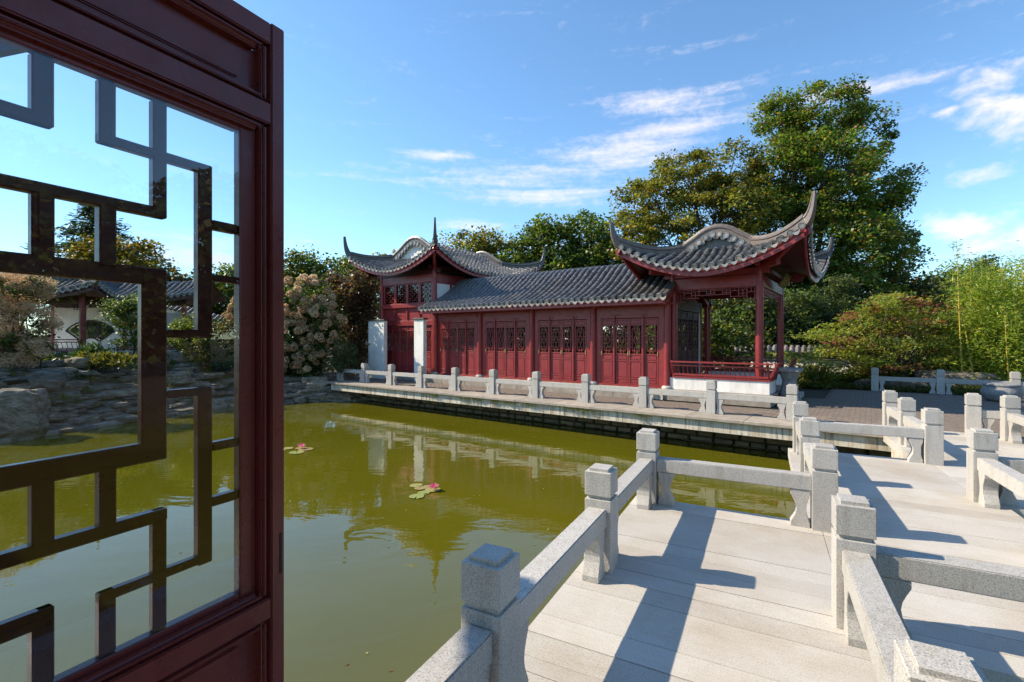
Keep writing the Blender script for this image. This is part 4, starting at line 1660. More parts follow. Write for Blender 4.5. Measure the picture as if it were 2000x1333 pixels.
MB().box(HL - 0.3, HR + 0.3, HF - 0.06, HF + 0.06, 4.43, 4.60).part('upper_beam', 'dark_lacquer', hall)
MB().box(HL + 0.12, HR - 0.14, 14.25, HB - 0.2, 2.4, 4.6).part('room_dark_fill', 'dark_interior', hall)  # near-black block; its colour stands for the unlit room behind the windows
MB().box(HL + 0.02, HL + 0.12, HF + 0.1, HB - 0.1, FL, 4.5).part('side_wall', 'white_plaster', hall)
MB().box(HL + 0.1, HR - 0.1, HB - 0.08, HB + 0.02, FL, 4.5).part('rear_wall', 'white_plaster', hall)
MB().box(HR - 0.06, HR + 0.03, HF + 0.1, HB - 0.1, 2.3, 4.02).part('side_wall', 'white_plaster', hall)
for w in (14.86, 16.3, 17.8):
    MB().box(HR - 0.05, HR + 0.055, w - 0.055, w + 0.055, 2.3, 4.02).part('wall_post', 'red_lacquer', hall, bevel=0.005)
MB().box(HR - 0.07, HR + 0.065, HF + 0.09, HB - 0.1, 4.022, 4.42).part('side_beam', 'red_lacquer', hall, bevel=0.008)
MB().box(HR - 0.06, HR + 0.06, HF - 0.3, HB + 0.3, 4.61, 4.74).part('upper_beam', 'dark_lacquer', hall)
for x, sx in ((HL, -1), (HR, 1)):
    for y, sy in ((HF, -1), (HB, 1)):
        a = Vector((x, y, 4.62))
        e = Vector((x + sx * 0.86, y + sy * 0.86, 5.10))
        MB().sweep([a, a.lerp(e, 0.5) - Vector((0, 0, 0.07)), e], [(-0.05, -0.09), (0.05, -0.09), (0.05, 0.08), (-0.05, 0.08)]).part('corner_beam', 'red_lacquer', hall)
swept_roof(hall, -16.05, 16.62, 2.62, 3.55, 4.60, 5.97, 0.78, 1.30, 6.30, flare=0.10, pitch=0.235, gable='white_plaster', rs=1.05, tipout=0.32)

for nm, lb, x0, x1 in (('garden_pier', 'white plastered pier with lamp at the left end of the red hall', -17.85, -16.78),
                       ('garden_pier', 'white plastered pier between hall doors and gallery', -14.88, -14.33)):
    t = Thing(nm, lb, 'wall pier', GF, ((x0 + x1) / 2, 13.45, 0), 'white garden piers')
    MB().box(x0, x1, 13.30, 13.48, 0, 2.50).part('pier_body', 'white_plaster', t, bevel=0.006)
    MB().box(x0 - 0.05, x1 + 0.05, 13.25, 13.53, 2.50, 2.56).part('pier_cap', 'ridge_grey', t, bevel=0.01)
lamp = Thing('wall_lamp', 'small dark lamp on the edge of the left white pier', 'lamp', GF, (-17.9, 13.3, 1.5))
MB().box(-17.86, -17.70, 13.24, 13.30, 1.47, 1.52).part('bracket', 'steel', lamp)
MB().lathe([(0.02, 0.0), (0.05, 0.02), (0.06, 0.12), (0.03, 0.17), (0.01, 0.20)], (-17.84, 13.2, 1.44), 10).part('lamp_body', 'steel', lamp)

# ------------------------------------------------------------------ garden wall on the right
gw = Thing('garden_wall', 'white garden wall with grey tile coping behind the corner pavilion', 'wall', WF, (11, 20.6, 0))
p0, p1 = GF @ Vector((-7.5, 23.3, 0)), GF @ Vector((-0.3, 23.3, 0))
d = (p1 - p0).normalized()
ang = math.atan2(d.y, d.x)
Lw = (p1 - p0).length
Mw = Matrix.Translation(p0) @ Matrix.Rotation(ang, 4, 'Z')
ginv = Matrix.Translation(-gw.base) @ Mw


def wpart(mb, nm, mat, bevel=0):
    return new_obj(nm, mb.mesh(nm, mat, bevel), gw.e, ginv)


wpart(MB().box(0, Lw, -0.14, 0.14, -0.1, 0.98), 'wall_body', 'white_plaster')
wpart(MB().box(0, Lw, -0.2, 0.2, 0.98, 1.10), 'cornice', 'ridge_grey')
wpart(MB().prism([(-0.34, 1.10), (0.34, 1.10), (0.05, 1.38), (-0.05, 1.38)], 'x', 0, Lw), 'coping', 'coping_tile')
n = int(Lw / 0.215)
rt = MB().tube([(0, -0.36, 1.13), (0, -0.05, 1.41), (0, 0.05, 1.41), (0, 0.36, 1.13)], [0.075, 0.07, 0.07, 0.075], 8).mesh('coping_tile', 'coping_tile')
for k in range(n):
    new_obj('coping_tile', rt, gw.e, ginv @ Matrix.Translation((0.1 + k * 0.215, 0, 0)))

# stone pieces beside the path
ped = Thing('stone_pedestal', 'carved grey stone pedestal at the side entrance of the corner pavilion', 'pedestal', GF, (-1.80, 15.0, 0.0))
c = (-1.78, 14.98, 0.0)
MB().box(c[0] - 0.26, c[0] + 0.26, c[1] - 0.26, c[1] + 0.26, 0, 0.12).part('foot', 'carved_stone', ped, bevel=0.02)
MB().lathe([(0.22, 0.12), (0.25, 0.2), (0.2, 0.42), (0.17, 0.6), (0.22, 0.74), (0.25, 0.84)], c, 8).part('body', 'carved_stone', ped)
MB().box(c[0] - 0.3, c[0] + 0.3, c[1] - 0.3, c[1] + 0.3, 0.84, 0.95).part('top', 'carved_stone', ped, bevel=0.02)
dr = px(1956, 775, 13.4)
drum = Thing('stone_drum', 'round carved stone drum beside the far right balustrade post', 'stone drum', WF, (dr.x, dr.y, 0))
MB().lathe([(0.26, 0.0), (0.36, 0.06), (0.43, 0.2), (0.43, 0.3), (0.36, 0.40), (0.34, 0.44)], (dr.x, dr.y, 0), 22).part('body', 'carved_stone', drum, smooth=True)
MB().lathe([(0.36, 0.41), (0.38, 0.44), (0.38, 0.47), (0.34, 0.49)], (dr.x, dr.y, 0), 22).part('rim', 'carved_stone', drum)

# ------------------------------------------------------------------ far left pavilion and wall
LF = Matrix.Rotation(R(12), 4, 'Z')
cL = LF.inverted() @ Vector((-18.3, 19.8, 0))
LZ0 = 1.05
lp = Thing('far_pavilion', 'red and white garden pavilion with fan window above the rock ledge', 'pavilion', LF, (cL.x, cL.y, LZ0))
MB().box(cL.x - 1.9, cL.x + 4.2, cL.y - 1.55, cL.y + 2.2, 0.2, LZ0 + 0.18).part('plinth', 'white_plaster', lp)
for dx in (-1.5, 1.25):
    for dy in (-1.2, 1.7):
        column(lp, cL.x + dx, cL.y + dy, LZ0 + 0.18, 3.5, 0.11, False)
for dx in (2.55, 3.9):
    column(lp, cL.x + dx, cL.y + 1.0, LZ0 + 0.18, 3.5, 0.10, False)
for dy in (-1.2, 1.7):
    MB().box(cL.x - 1.5, cL.x + 1.25, cL.y + dy - 0.07, cL.y + dy + 0.07, 3.1, 3.42).part('beam', 'dark_lacquer', lp)
    frieze(lp, cL.x - 1.4, cL.x + 1.15, cL.y + dy, 2.85, 3.1, 'x', 'dark_lacquer')
MB().box(cL.x + 1.18, cL.x + 1.32, cL.y - 1.2, cL.y + 1.7, 3.1, 3.42).part('beam', 'dark_lacquer', lp)
MB().box(cL.x + 1.3, cL.x + 4.0, cL.y + 0.9, cL.y + 1.1, 3.2, 3.5).part('beam', 'dark_lacquer', lp)
# white rear wall with fan opening
fc = (cL.x - 0.05, 1.70)


def fan(r0, r1, n=14, spread=52):
    out = [(fc[0] + r1 * math.sin(R(a)), fc[1] + r1 * math.cos(R(a)) - 0.35) for a in np.linspace(-spread, spread, n)]
    inn = [(fc[0] + r0 * math.sin(R(a)), fc[1] + r0 * math.cos(R(a)) - 0.35) for a in np.linspace(spread, -spread, n)]
    return out + inn


wx0, wx1, wz0, wz1 = cL.x - 1.5, cL.x + 2.5, LZ0 + 0.18, 3.1
fp = fan(0.42, 1.18)
loop = [Vector((x, z, 0)) for x, z in ((wx0, wz0), (wx1, wz0), (wx1, wz1), (wx0, wz1))]
hole = [Vector((x, z, 0)) for x, z in fp]
tr = tessellate_polygon([loop, hole])
allv = loop + hole
yw = cL.y + 1.62
mb = MB()
mb.add([(v.x, yw, v.y) for v in allv], [tuple(q) for q in tr])
mb.add([(v.x, yw + 0.2, v.y) for v in allv], [tuple(q) for q in tr])
nh = len(fp)
mb.add([(x, yw, z) for x, z in fp] + [(x, yw + 0.2, z) for x, z in fp], [(i, (i + 1) % nh, nh + (i + 1) % nh, nh + i) for i in range(nh)])
mb.part('fan_wall', 'white_plaster', lp)
mb = MB()
pts = [(x, yw - 0.01, z) for x, z in fp]
mb.tube(pts + [pts[0]], [0.035] * (nh + 1), 4)
for a in np.linspace(-44, 44, 9):
    s_, c_ = math.sin(R(a)), math.cos(R(a))
    mb.tube([(fc[0] + 0.44 * s_, yw + 0.05, fc[1] - 0.35 + 0.44 * c_), (fc[0] + 1.16 * s_, yw + 0.05, fc[1] - 0.35 + 1.16 * c_)], [0.016, 0.016], 4)
for k, rr in enumerate((0.66, 0.9)):
    mb.tube([(fc[0] + rr * math.sin(R(a)), yw + 0.055, fc[1] - 0.35 + rr * math.cos(R(a))) for a in np.linspace(-46, 46, 9)], [0.013] * 9, 4)
mb.part('fan_lattice', 'dark_interior', lp)
MB().box(cL.x + 2.6, cL.x + 4.0, yw - 0.2, yw, wz0, wz1 - 0.2).part('side_wall', 'white_plaster', lp)
bench(lp, (cL.x - 1.4, cL.y - 1.22), (cL.x + 1.2, cL.y - 1.22), (0, -1), 16, LZ0 + 0.18)
bench(lp, (cL.x + 1.35, cL.y + 0.9), (cL.x + 3.9, cL.y + 0.9), (0, -1), 16, LZ0 + 0.18)
swept_roof(lp, cL.x - 0.12, cL.y + 0.25, 2.15, 2.25, 3.42, 4.75, 0.42, 1.3, 4.35, flare=0.2, pitch=0.25, rs=1.0, cap=120, fasc='dark_lacquer')
# lower roof joined on the right
pw0, pz0, pwr, pzr = cL.y + 0.0, 3.5, cL.y + 1.9, 4.3


def lpt(s, d, dz=0):
    D = pwr - pw0
    q = max(0, (s - (cL.x + 3.0)) / 1.8)
    dd = d if d <= D else 2 * D - d
    return Vector((s, pw0 + d, pz0 + (pzr - pz0) * hprof(dd / D) + 0.22 * q * q + dz))


le0, le1 = cL.x + 1.3, cL.x + 4.7
for nm, dz, mt in (('lower_roof', 0, 'roof_tile'), ('lower_soffit', -0.09, 'dark_lacquer')):
    MB().grid([[tuple(lpt(le0 + (le1 - le0) * i / 10, 2 * (pwr - pw0) * j / 20, dz)) for j in range(21)] for i in range(11)]).part(nm, mt, lp, smooth=True)
tiles, ends = [], []
for k in range(14):
    s = le0 + (le1 - le0) * (k + 0.5) / 14
    row_tiles(resample([lpt(s, (pwr - pw0) * j / 12) for j in range(13)], 0.21), tiles, ends, Vector((1, 0, 0)))
scatter_parts('lower_roof_tile', tiles, lp, 150, None, 'lower_tiles_beyond', 'roof_tile')
scatter_parts('lower_tile_end', ends, lp, 60, None, None, 'tile_end')
MB().sweep([lpt(le0 + (le1 - le0) * i / 12, 0, -0.05) + Vector((0, 0.03, 0)) for i in range(13)], [(-0.025, -0.15), (0.025, -0.15), (0.025, 0), (-0.025, 0)]).part('lower_eave_board', 'dark_lacquer', lp)

lw_ = Thing('garden_wall', 'stepped garden wall with tiled top seen over shrubs through the door glass', 'wall', WF, (-15.5, 25.5, 1.0))
a, b = px(270, 585, 26.0), px(470, 640, 26.0)
dd = (b - a)
mb = MB()
mb.add([(a.x, a.y, 0.6), (b.x, b.y, 0.6), (b.x, b.y, b.z), (a.x, a.y, a.z), (a.x, a.y + 0.25, 0.6), (b.x, b.y + 0.25, 0.6), (b.x, b.y + 0.25, b.z), (a.x, a.y + 0.25, a.z)],
       [(0, 1, 2, 3), (7, 6, 5, 4), (3, 2, 6, 7), (0, 3, 7, 4), (1, 5, 6, 2)])
mb.part('wall_body', 'white_plaster', lw_)
ct = MB().tube([(0, -0.3, 0), (0, 0.12, 0.28), (0, 0.54, 0.0)], [0.09, 0.085, 0.09], 8).mesh('coping_tile', 'coping_tile')
for k in range(24):
    q = a.lerp(b, (k + 0.5) / 24)
    new_obj('coping_tile', ct, lw_.e, Matrix.Translation(q - lw_.base))

# ------------------------------------------------------------------ near pavilion roof and open lattice door
DA, DB = 0.7984, -1.0598
door = Thing('lattice_door', 'open maroon lattice door leaf with glass at the left', 'door', BR, (DB, DA - 0.4, 0.02))


def dbox(u0, u1, z0, z1, f, b):
    """box on the door: u from the free edge, f/b = depth of front and back behind the face"""
    return MB().box(DB - b, DB - f, DA - u1, DA - u0, z0, z1)


DWID = 0.794
for nm, u0, u1 in (('stile', 0.0, 0.036), ('stile', DWID - 0.036, DWID)):
    dbox(u0, u1, 0.02, 2.516, 0.0, 0.055).part(nm, 'maroon_lacquer', door, bevel=0.003, seg=2)
for z0, z1 in ((2.462, 2.513), (2.268, 2.318), (1.072, 1.122), (0.40, 0.45), (0.03, 0.085)):
    dbox(0.0365, DWID - 0.0365, z0, z1, 0.0005, 0.054).part('rail', 'maroon_lacquer', door, bevel=0.003, seg=2)


def bead(u0, u1, z0, z1):
    """rounded moulding ring inside an opening"""
    w = 0.022
    for a, b, c, e, ax in ((u0, u0 + w, z0, z1, 'v'), (u1 - w, u1, z0, z1, 'v'), (u0 + w, u1 - w, z0, z0 + w, 'h'), (u0 + w, u1 - w, z1 - w, z1, 'h')):
        dbox(a + 0.0005, b, c + 0.0005, e - 0.0005, 0.006, 0.05).part('moulding', 'maroon_lacquer', door, bevel=0.009, seg=3)
        if ax == 'v':
            s = 0.004 if a == u0 else -0.004
            dbox((a + b) / 2 - 0.003 + s, (a + b) / 2 + 0.003 + s, c + 0.012, e - 0.012, 0.002, 0.012).part('moulding_lip', 'maroon_lacquer', door, bevel=0.002, seg=2)
        else:
            dbox(a, b, (c + e) / 2 - 0.003, (c + e) / 2 + 0.003, 0.002, 0.012).part('moulding_lip', 'maroon_lacquer', door, bevel=0.002, seg=2)


OPEN = ((2.318, 2.462), (1.122, 2.268), (0.45, 1.072), (0.085, 0.40))
for i, (z0, z1) in enumerate(OPEN):
    bead(0.0365, DWID - 0.0365, z0, z1)
    if i != 1:
        a, b, c, e = 0.058, DWID - 0.058, z0 + 0.02, z1 - 0.02
        dbox(a, b, c, e, 0.032, 0.045).part('panel', 'maroon_lacquer', door)
        r = 0.012
        u0, u1, y0, y1 = a + 0.035, b - 0.035, c + 0.018, e - 0.018
        poly = [(DA - u, z) for u, z in ((u0 + r, y0), (u1 - r, y0), (u1, y0 + r), (u1, y1 - r), (u1 - r, y1), (u0 + r, y1), (u0, y1 - r), (u0, y0 + r))]
        MB().prism(poly, 'x', DB - 0.034, DB - 0.026).part('raised_panel', 'maroon_lacquer', door, bevel=0.003, seg=2)
# rebate round the glass
for u0, u1, z0, z1 in ((0.0588, 0.0985, 1.122, 2.268), (DWID - 0.0985, DWID - 0.0588, 1.122, 2.268), (0.0988, DWID - 0.0988, 1.1225, 1.155), (0.0988, DWID - 0.0988, 2.2345, 2.2675)):
    dbox(u0, u1, z0, z1, 0.026, 0.052).part('glazing_frame', 'maroon_lacquer', door, bevel=0.003)
GT, GBm = 2.234, 1.1555
bars = [(.427, .450, 2.115, GT), (.427, .60, 2.115, 2.137), (.337, .364, 2.115, GT), (.157, .364, 2.115, 2.134), (.249, .275, 1.996, GT),
        (.249, .60, 1.996, 2.017), (.157, .188, 1.751, 2.134), (.099, .157, 1.994, 2.015), (.099, .157, 1.878, 1.893), (.427, .450, 1.885, 2.0),
        (.337, .364, 1.885, 2.0), (.249, .60, 1.858, 1.892), (.249, .295, 1.501, 1.892), (.249, .60, 1.501, 1.541), (.157, .249, 1.751, 1.768),
        (.157, .249, 1.625, 1.642), (.157, .188, 1.252, 1.642), (.099, .157, 1.497, 1.517), (.099, .157, 1.373, 1.394), (.427, .45, 1.39, 1.51),
        (.337, .364, 1.39, 1.51), (.249, .60, 1.375, 1.400), (.249, .275, GBm, 1.40), (.157, .364, 1.255, 1.274), (.337, .364, GBm, 1.274),
        (.427, .60, 1.262, 1.286), (.427, .45, GBm, 1.286)]
mir = [(DWID - u1, DWID - u0, z0, z1) for u0, u1, z0, z1 in bars if u1 < 0.38]
for k, (u0, u1, z0, z1) in enumerate(bars + mir):
    e = 0.00025 * (k % 11)
    dbox(u0, min(u1, 0.65) if k < len(bars) else u1, z0, z1, 0.034 - e, 0.052 + e).part('lattice_bar', 'maroon_lacquer', door, bevel=0.0025)
dbox(0.09, DWID - 0.09, 1.14, 2.25, 0.0285, 0.0310).part('pane', 'pane_glass', door)
dbox(0.009, 0.0145, 1.222, 1.270, -0.0012, 0.004).part('latch', 'dark_interior', door)
dbox(0.009, 0.0145, 1.170, 1.220, -0.0012, 0.004).part('latch', 'dark_interior', door)

npv = Thing('near_pavilion', 'tiled eave corner at the top left edge above the open door', 'pavilion', BR, (-1.5, -1.0, 0))
EA, EB0, EB1 = 0.54, -5.4, 1.7
EZ = 3.60


def ept(b, d, dz=0):
    q = min(1, max(0, (-4.15 - b) / 0.6))
    return Vector((b, EA - d + 0.44 * q * q, EZ + 0.12 * q * q + 0.42 * d + dz))  # mostly unseen eave; corner flare shaped so its shadow lands on one post


for nm, dz, mt in (('roof', 0, 'roof_tile'), ('soffit', -0.1, 'dark_lacquer')):
    MB().grid([[tuple(ept(EB0 + (EB1 - EB0) * i / 20, 4.2 * j / 10, dz)) for j in range(11)] for i in range(21)]).part(nm, mt, npv)
tiles, ends, drips = [], [], []
for k in range(36):
    b = EB0 + (EB1 - EB0) * (k + 0.5) / 36
    row_tiles(resample([ept(b, 4.2 * j / 20) for j in range(21)], 0.22), tiles, ends, Vector((1, 0, 0)))
    drips.append((DRIP, basis(Vector((1, 0, 0)), Vector((0, 1, 0)), Vector((0, 0, 1)), ept(b + 0.11, 0) + Vector((0, 0.07, -0.035)))))
scatter_parts('roof_tile', tiles, npv, 0, None, 'roof_tiles', 'roof_tile')
ends = [(DISC_SHADED, M_) for _, M_ in ends]
drips = [(DRIP_SHADED, M_) for _, M_ in drips]
scatter_parts('tile_end', ends, npv, 30, None, None, 'tile_end')
scatter_parts('drip_tile', drips, npv, 30, None, None, 'tile_end')
MB().sweep([ept(EB0 + (EB1 - EB0) * i / 20, 0.06, -0.06) for i in range(21)], [(-0.025, -0.16), (0.025, -0.16), (0.025, 0), (-0.025, 0)]).part('eave_board', 'dark_lacquer', npv)
MB().sweep([(-5.1, 0.55, 3.66), (-4.85, 0.95, 3.66), (-4.66, 1.22, 3.70), (-4.52, 1.42, 3.80)], RSEC, [0.7, 0.7, 0.62, 0.35]).part('corner_tip', 'shaded_tile_grey', npv)
for b in (-3.7, 1.3):
    for a in (-3.2, 0.1):
        column(npv, b, a, -0.1 if b > 0 else 0.0, 3.75, 0.1, False, 'maroon_lacquer')
MB().box(-4.0, 1.4, -3.3, -3.2, 0.0, 3.6).part('rear_wall', 'dark_lacquer', npv)
MB().box(-4.4, -1.3, -3.6, 0.5, -0.35, -0.02).part('floor', 'granite', npv)

# ------------------------------------------------------------------ water lilies, floating bits


def lily(label, c, pads, seed):
    rg = random.Random(seed)
    t = Thing('water_lily', label, 'water lily', WF, c)
    for dx, dy, r in pads:
        n = 22
        a0 = rg.uniform(0, 6.28)
        vs = [(0, 0, 0)] + [(r * math.cos(a0 + 0.12 + (6.04) * k / n), r * math.sin(a0 + 0.12 + 6.04 * k / n), rg.uniform(0.0, 0.006)) for k in range(n + 1)]
        me = bpy.data.meshes.new('pad')
        me.from_pydata(vs, [], [(0, k + 1, k + 2) for k in range(n)])
        at = me.attributes.new('tint', 'FLOAT_COLOR', 'POINT')
        col = rg.choice([(0.26, 0.30, 0.08), (0.32, 0.30, 0.09), (0.20, 0.26, 0.07), (0.34, 0.25, 0.09)])
        at.data.foreach_set('color', [x for v in vs for x in (*col, 1)])
        me.materials.append(MATS['lily_pad'])
        new_obj('pad', me, t.e, Matrix.Translation((dx, dy, 0.008)))
    fl = Vector((pads[0][0] + 0.02, pads[0][1] - 0.03, 0.03))
    fo = None
    for ring, (n, L, tilt, col) in enumerate(((9, 0.125, 28, (0.75, 0.30, 0.42)), (8, 0.11, 52, (0.72, 0.16, 0.30)), (6, 0.085, 74, (0.62, 0.07, 0.20)))):
        for k in range(n):
            a = 2 * math.pi * (k + 0.5 * ring) / n + rg.uniform(-0.1, 0.1)
            w = L * 0.30
            vs = [(0, 0, 0), (L * 0.5, w / 2, 0.004), (L, 0, 0.015), (L * 0.5, -w / 2, 0.004), (L * 0.5, 0, -0.008)]
            me = bpy.data.meshes.new('petal')
            me.from_pydata(vs, [], [(0, 1, 4), (1, 2, 4), (2, 3, 4), (3, 0, 4)])
            at = me.attributes.new('tint', 'FLOAT_COLOR', 'POINT')
            at.data.foreach_set('color', [x for v in vs for x in (*col, 1)])
            me.materials.append(MATS['petal'])
            new_obj('petal', me, t.e, Matrix.Translation(fl) @ Matrix.Rotation(a, 4, 'Z') @ Matrix.Rotation(-R(tilt), 4, 'Y'))


c = px(845, 958, 8.02)
lily('pink water lily with six pads in mid pond', (c.x, c.y, WATER + 0.003), [(0.0, 0.0, 0.13), (-0.32, 0.22, 0.11), (-0.22, 0.08, 0.10), (-0.10, 0.13, 0.10), (-0.12, -0.16, 0.10), (-0.20, -0.34, 0.12)], 1)
c = px(586, 877, 11.0)
lily('pink water lily beside the edge of the open door', (c.x, c.y, WATER + 0.003), [(0.0, 0.05, 0.13), (-0.30, 0.02, 0.13), (0.16, -0.06, 0.16), (0.08, -0.36, 0.16), (-0.36, -0.22, 0.12), (-0.32, -0.62, 0.18)], 2)
rng = np.random.default_rng(77)
n = 190
C = np.stack([rng.uniform(-10, 4, n), rng.uniform(2.5, 16, n), np.full(n, WATER + 0.004)], 1)
C = C[(C[:, 0] > -0.9 * C[:, 1]) & (C[:, 0] < C[:, 1] * 0.45 - 1.2)]
n = 420
ss = rng.uniform(-17, -1, n)
ww = 12.1 - np.abs(rng.normal(size=n)) * 0.45
C = np.concatenate([C, np.stack([0.802 * ss + 0.598 * ww, -0.598 * ss + 0.802 * ww, np.full(n, WATER + 0.004)], 1)])
q2 = []
for _ in range(320):
    p_, n_, a_, f_ = along_shore(rng.uniform(0, 11))
    q2.append(tuple(p_ - n_ * (0.15 + abs(rng.normal()) * 0.5) + Vector((0, 0, WATER + 0.004))))
C = np.concatenate([C, np.array(q2)])
me = leaf_mesh('floating_leaves', C, 0.035, [(0.45, 0.40, 0.25), (0.25, 0.10, 0.03), (0.35, 0.30, 0.12)], 'petal', 3, 0.6, 30)
tag(new_obj('floating_leaves', me), 'tiny fallen leaves floating on the pond', None, None, 'stuff')

# ------------------------------------------------------------------ trees and shrubs


def lob(x, y, Y, r, ry=None, rd=None):
    k = Y / 941
    ry = ry or r
    return (px(x, y, Y), (r * k, (rd or r) * k, ry * k))


def gnd(x, Y, z=-0.05):
    return ((x - 1000) / 941 * Y, Y, z)


tree('maple_tree', 'tall broad maple with rusty leaf tips towering behind the corner pavilion', 'tree',
     [lob(1600, 226, 33, 70, 50), lob(1684, 268, 33, 48, 58), lob(1528, 232, 33.5, 42, 44), lob(1698, 372, 33, 62, 74), lob(1610, 345, 31.5, 92, 84), lob(1528, 340, 32, 60, 64),
      lob(1735, 486, 33, 58, 48), lob(1658, 480, 31, 96, 84), lob(1562, 470, 31, 94, 84), lob(1492, 440, 32.5, 70, 78), lob(1650, 590, 30, 102, 72), lob(1545, 570, 30.5, 94, 70)],
     gnd(1575, 33), 0.42, 760, 165, 0.56, 0.165, MAPLE, [0.40, 0.28, 0.16, 0.10, 0.06], 11, 0.80, 0.55, 0.85, 0.5)
tree('maple_tree', 'spreading olive green maple with arching boughs between gallery roof and the tall maple', 'tree',
     [lob(1270, 398, 31, 62, 54), lob(1345, 345, 31.5, 66, 50), lob(1420, 345, 32, 64, 62), lob(1300, 470, 30, 82, 54), lob(1395, 430, 30.5, 92, 72), lob(1240, 458, 30, 48, 46), lob(1450, 410, 31, 60, 60), lob(1380, 520, 29.5, 110, 56)],
     gnd(1400, 31), 0.32, 380, 140, 0.54, 0.165, OLIVE, [0.36, 0.3, 0.22, 0.12], 12, 0.75, 0.45, 0.85, 0.7)
tree('maple_tree', 'round green tree beside the left roof tip of the corner pavilion', 'tree',
     [lob(1150, 460, 35, 58, 48), lob(1178, 510, 34, 58, 50), lob(1120, 530, 34, 50, 44)],
     gnd(1150, 35), 0.22, 230, 56, 0.6, 0.22, GREEN, [0.4, 0.3, 0.2, 0.1], 13, 0.5, 0.55, 0.8)
tree('maple_tree', 'green tree rising directly behind the gallery roof', 'tree',
     [lob(1055, 478, 35, 50, 46), lob(1085, 530, 34, 52, 46), lob(1020, 535, 34, 52, 46), lob(1072, 452, 35, 24, 22)],
     gnd(1050, 35), 0.22, 220, 56, 0.6, 0.22, GREEN, [0.36, 0.34, 0.18, 0.12], 14, 0.5, 0.55, 0.8)
tree('maple_tree', 'yellowish green tree just right of the hall roof spire', 'tree',
     [lob(910, 482, 36, 44, 36), lob(968, 492, 36, 44, 38), lob(940, 530, 35, 60, 40), lob(990, 540, 35, 46, 40)],
     gnd(945, 36), 0.2, 230, 44, 0.6, 0.23, OLIVE, [0.4, 0.3, 0.2, 0.1], 15, 0.5, 0.55, 0.8)
tree('maple_tree', 'small crown peeping over the left slope of the hall roof', 'tree',
     [lob(765, 520, 36, 46, 30), lob(735, 545, 36, 40, 34), lob(800, 540, 36, 40, 34)],
     gnd(760, 36), 0.16, 120, 44, 0.55, 0.22, OLIVE, None, 16, 0.5, 0.55, 0.8)
tree('maple_tree', 'leafy green tree above the ball flowered bush', 'tree',
     [lob(590, 530, 34, 42, 38), lob(560, 560, 34, 50, 44), lob(625, 570, 33, 46, 40)],
     gnd(590, 34), 0.18, 190, 44, 0.55, 0.22, GREEN, None, 17, 0.5, 0.55, 0.8)
tree('maple_tree', 'light green tree beside the left roof tip of the hall', 'tree',
     [lob(665, 535, 35, 44, 36), lob(700, 575, 34, 46, 44), lob(650, 590, 34, 44, 44)],
     gnd(670, 35), 0.18, 170, 44, 0.55, 0.22, GREEN, None, 18, 0.5, 0.55, 0.8)
tree('broadleaf_tree', 'dark green tree seen through the narrow right panes of the door', 'tree',
     [lob(455, 560, 36, 52, 46), lob(430, 610, 35, 56, 48), lob(495, 600, 35, 50, 50), lob(400, 570, 36, 36, 36)],
     gnd(450, 36), 0.2, 230, 44, 0.6, 0.23, GREEN, None, 19, 0.5, 0.55, 0.8)
tree('broadleaf_tree', 'autumn tinged tree seen through the door above the far garden wall', 'tree',
     [lob(368, 590, 33, 42, 40), lob(350, 560, 33, 26, 26)],
     gnd(365, 33), 0.16, 110, 44, 0.55, 0.22, [(0.07, 0.09, 0.02), (0.16, 0.09, 0.02), (0.19, 0.07, 0.03)], None, 20, 0.5, 0.55, 0.8)
tree('broadleaf_tree', 'golden leaved tree seen through the door in front of the conifer', 'tree',
     [lob(205, 500, 34, 46, 36), lob(265, 505, 34, 46, 34), lob(170, 540, 33, 50, 40), lob(300, 530, 33, 34, 28), lob(240, 545, 32, 56, 36)],
     gnd(230, 34), 0.2, 260, 44, 0.58, 0.22, [(0.15, 0.13, 0.018), (0.21, 0.15, 0.02), (0.09, 0.10, 0.02), (0.25, 0.15, 0.025)], None, 22, 0.5, 0.55, 0.8)

# conifer: tiers of drooping boughs
con = Thing('conifer_tree', 'dark blue green conifer seen through the upper panes of the door', 'tree', WF, gnd(190, 40, 0))
base = Vector(gnd(190, 40, 0))
topz = px(190, 396, 40).z
MB().tube([base, base + Vector((0, 0, topz * 0.6)), base + Vector((0, 0, topz))], [0.35, 0.2, 0.03], 8).part('trunk', 'bark', con)
rng = np.random.default_rng(4)
pts, dirs = [], []
mbb = MB()
for k in range(330):
    z = topz * (0.25 + 0.74 * rng.random())
    f = 1 - (z / topz)
    L = min(4.2, 0.45 + 12.5 * f) * (0.75 + 0.4 * rng.random())
    a = rng.uniform(0, 6.283)
    d = np.array([math.cos(a), math.sin(a), -0.18 + 0.1 * rng.normal()])
    e = base + Vector((0, 0, z)) + Vector(d) * L
    mbb.tube([base + Vector((0, 0, z)), e], [0.035, 0.01], 3)
    m = int(26 + 60 * f)
    u = rng.uniform(0.15, 1.0, m)
    P_ = np.array(base)[None] + np.array([0, 0, z]) + d[None] * (L * u)[:, None] + rng.normal(size=(m, 3)) * np.array([0.22, 0.22, 0.12])
    pts.append(P_)
    dirs.append(np.repeat(d[None], m, 0))
pts = np.concatenate(pts)
dirs = np.concatenate(dirs)
new_obj('crown', leaf_mesh('crown', pts - np.array(base), 0.42, [(0.014, 0.032, 0.020), (0.022, 0.045, 0.026), (0.035, 0.055, 0.03)], 'leaf', 5, 0.28, 0.8, 0.3, None, dirs), con.e)
mbb.part('branches', 'bark', con)

# dark yew hedge trees and mixed foliage behind the right hand wall
def gl(s_, w_, z_, r):
    v = GF @ Vector((s_, w_, z_))
    return (v, r)


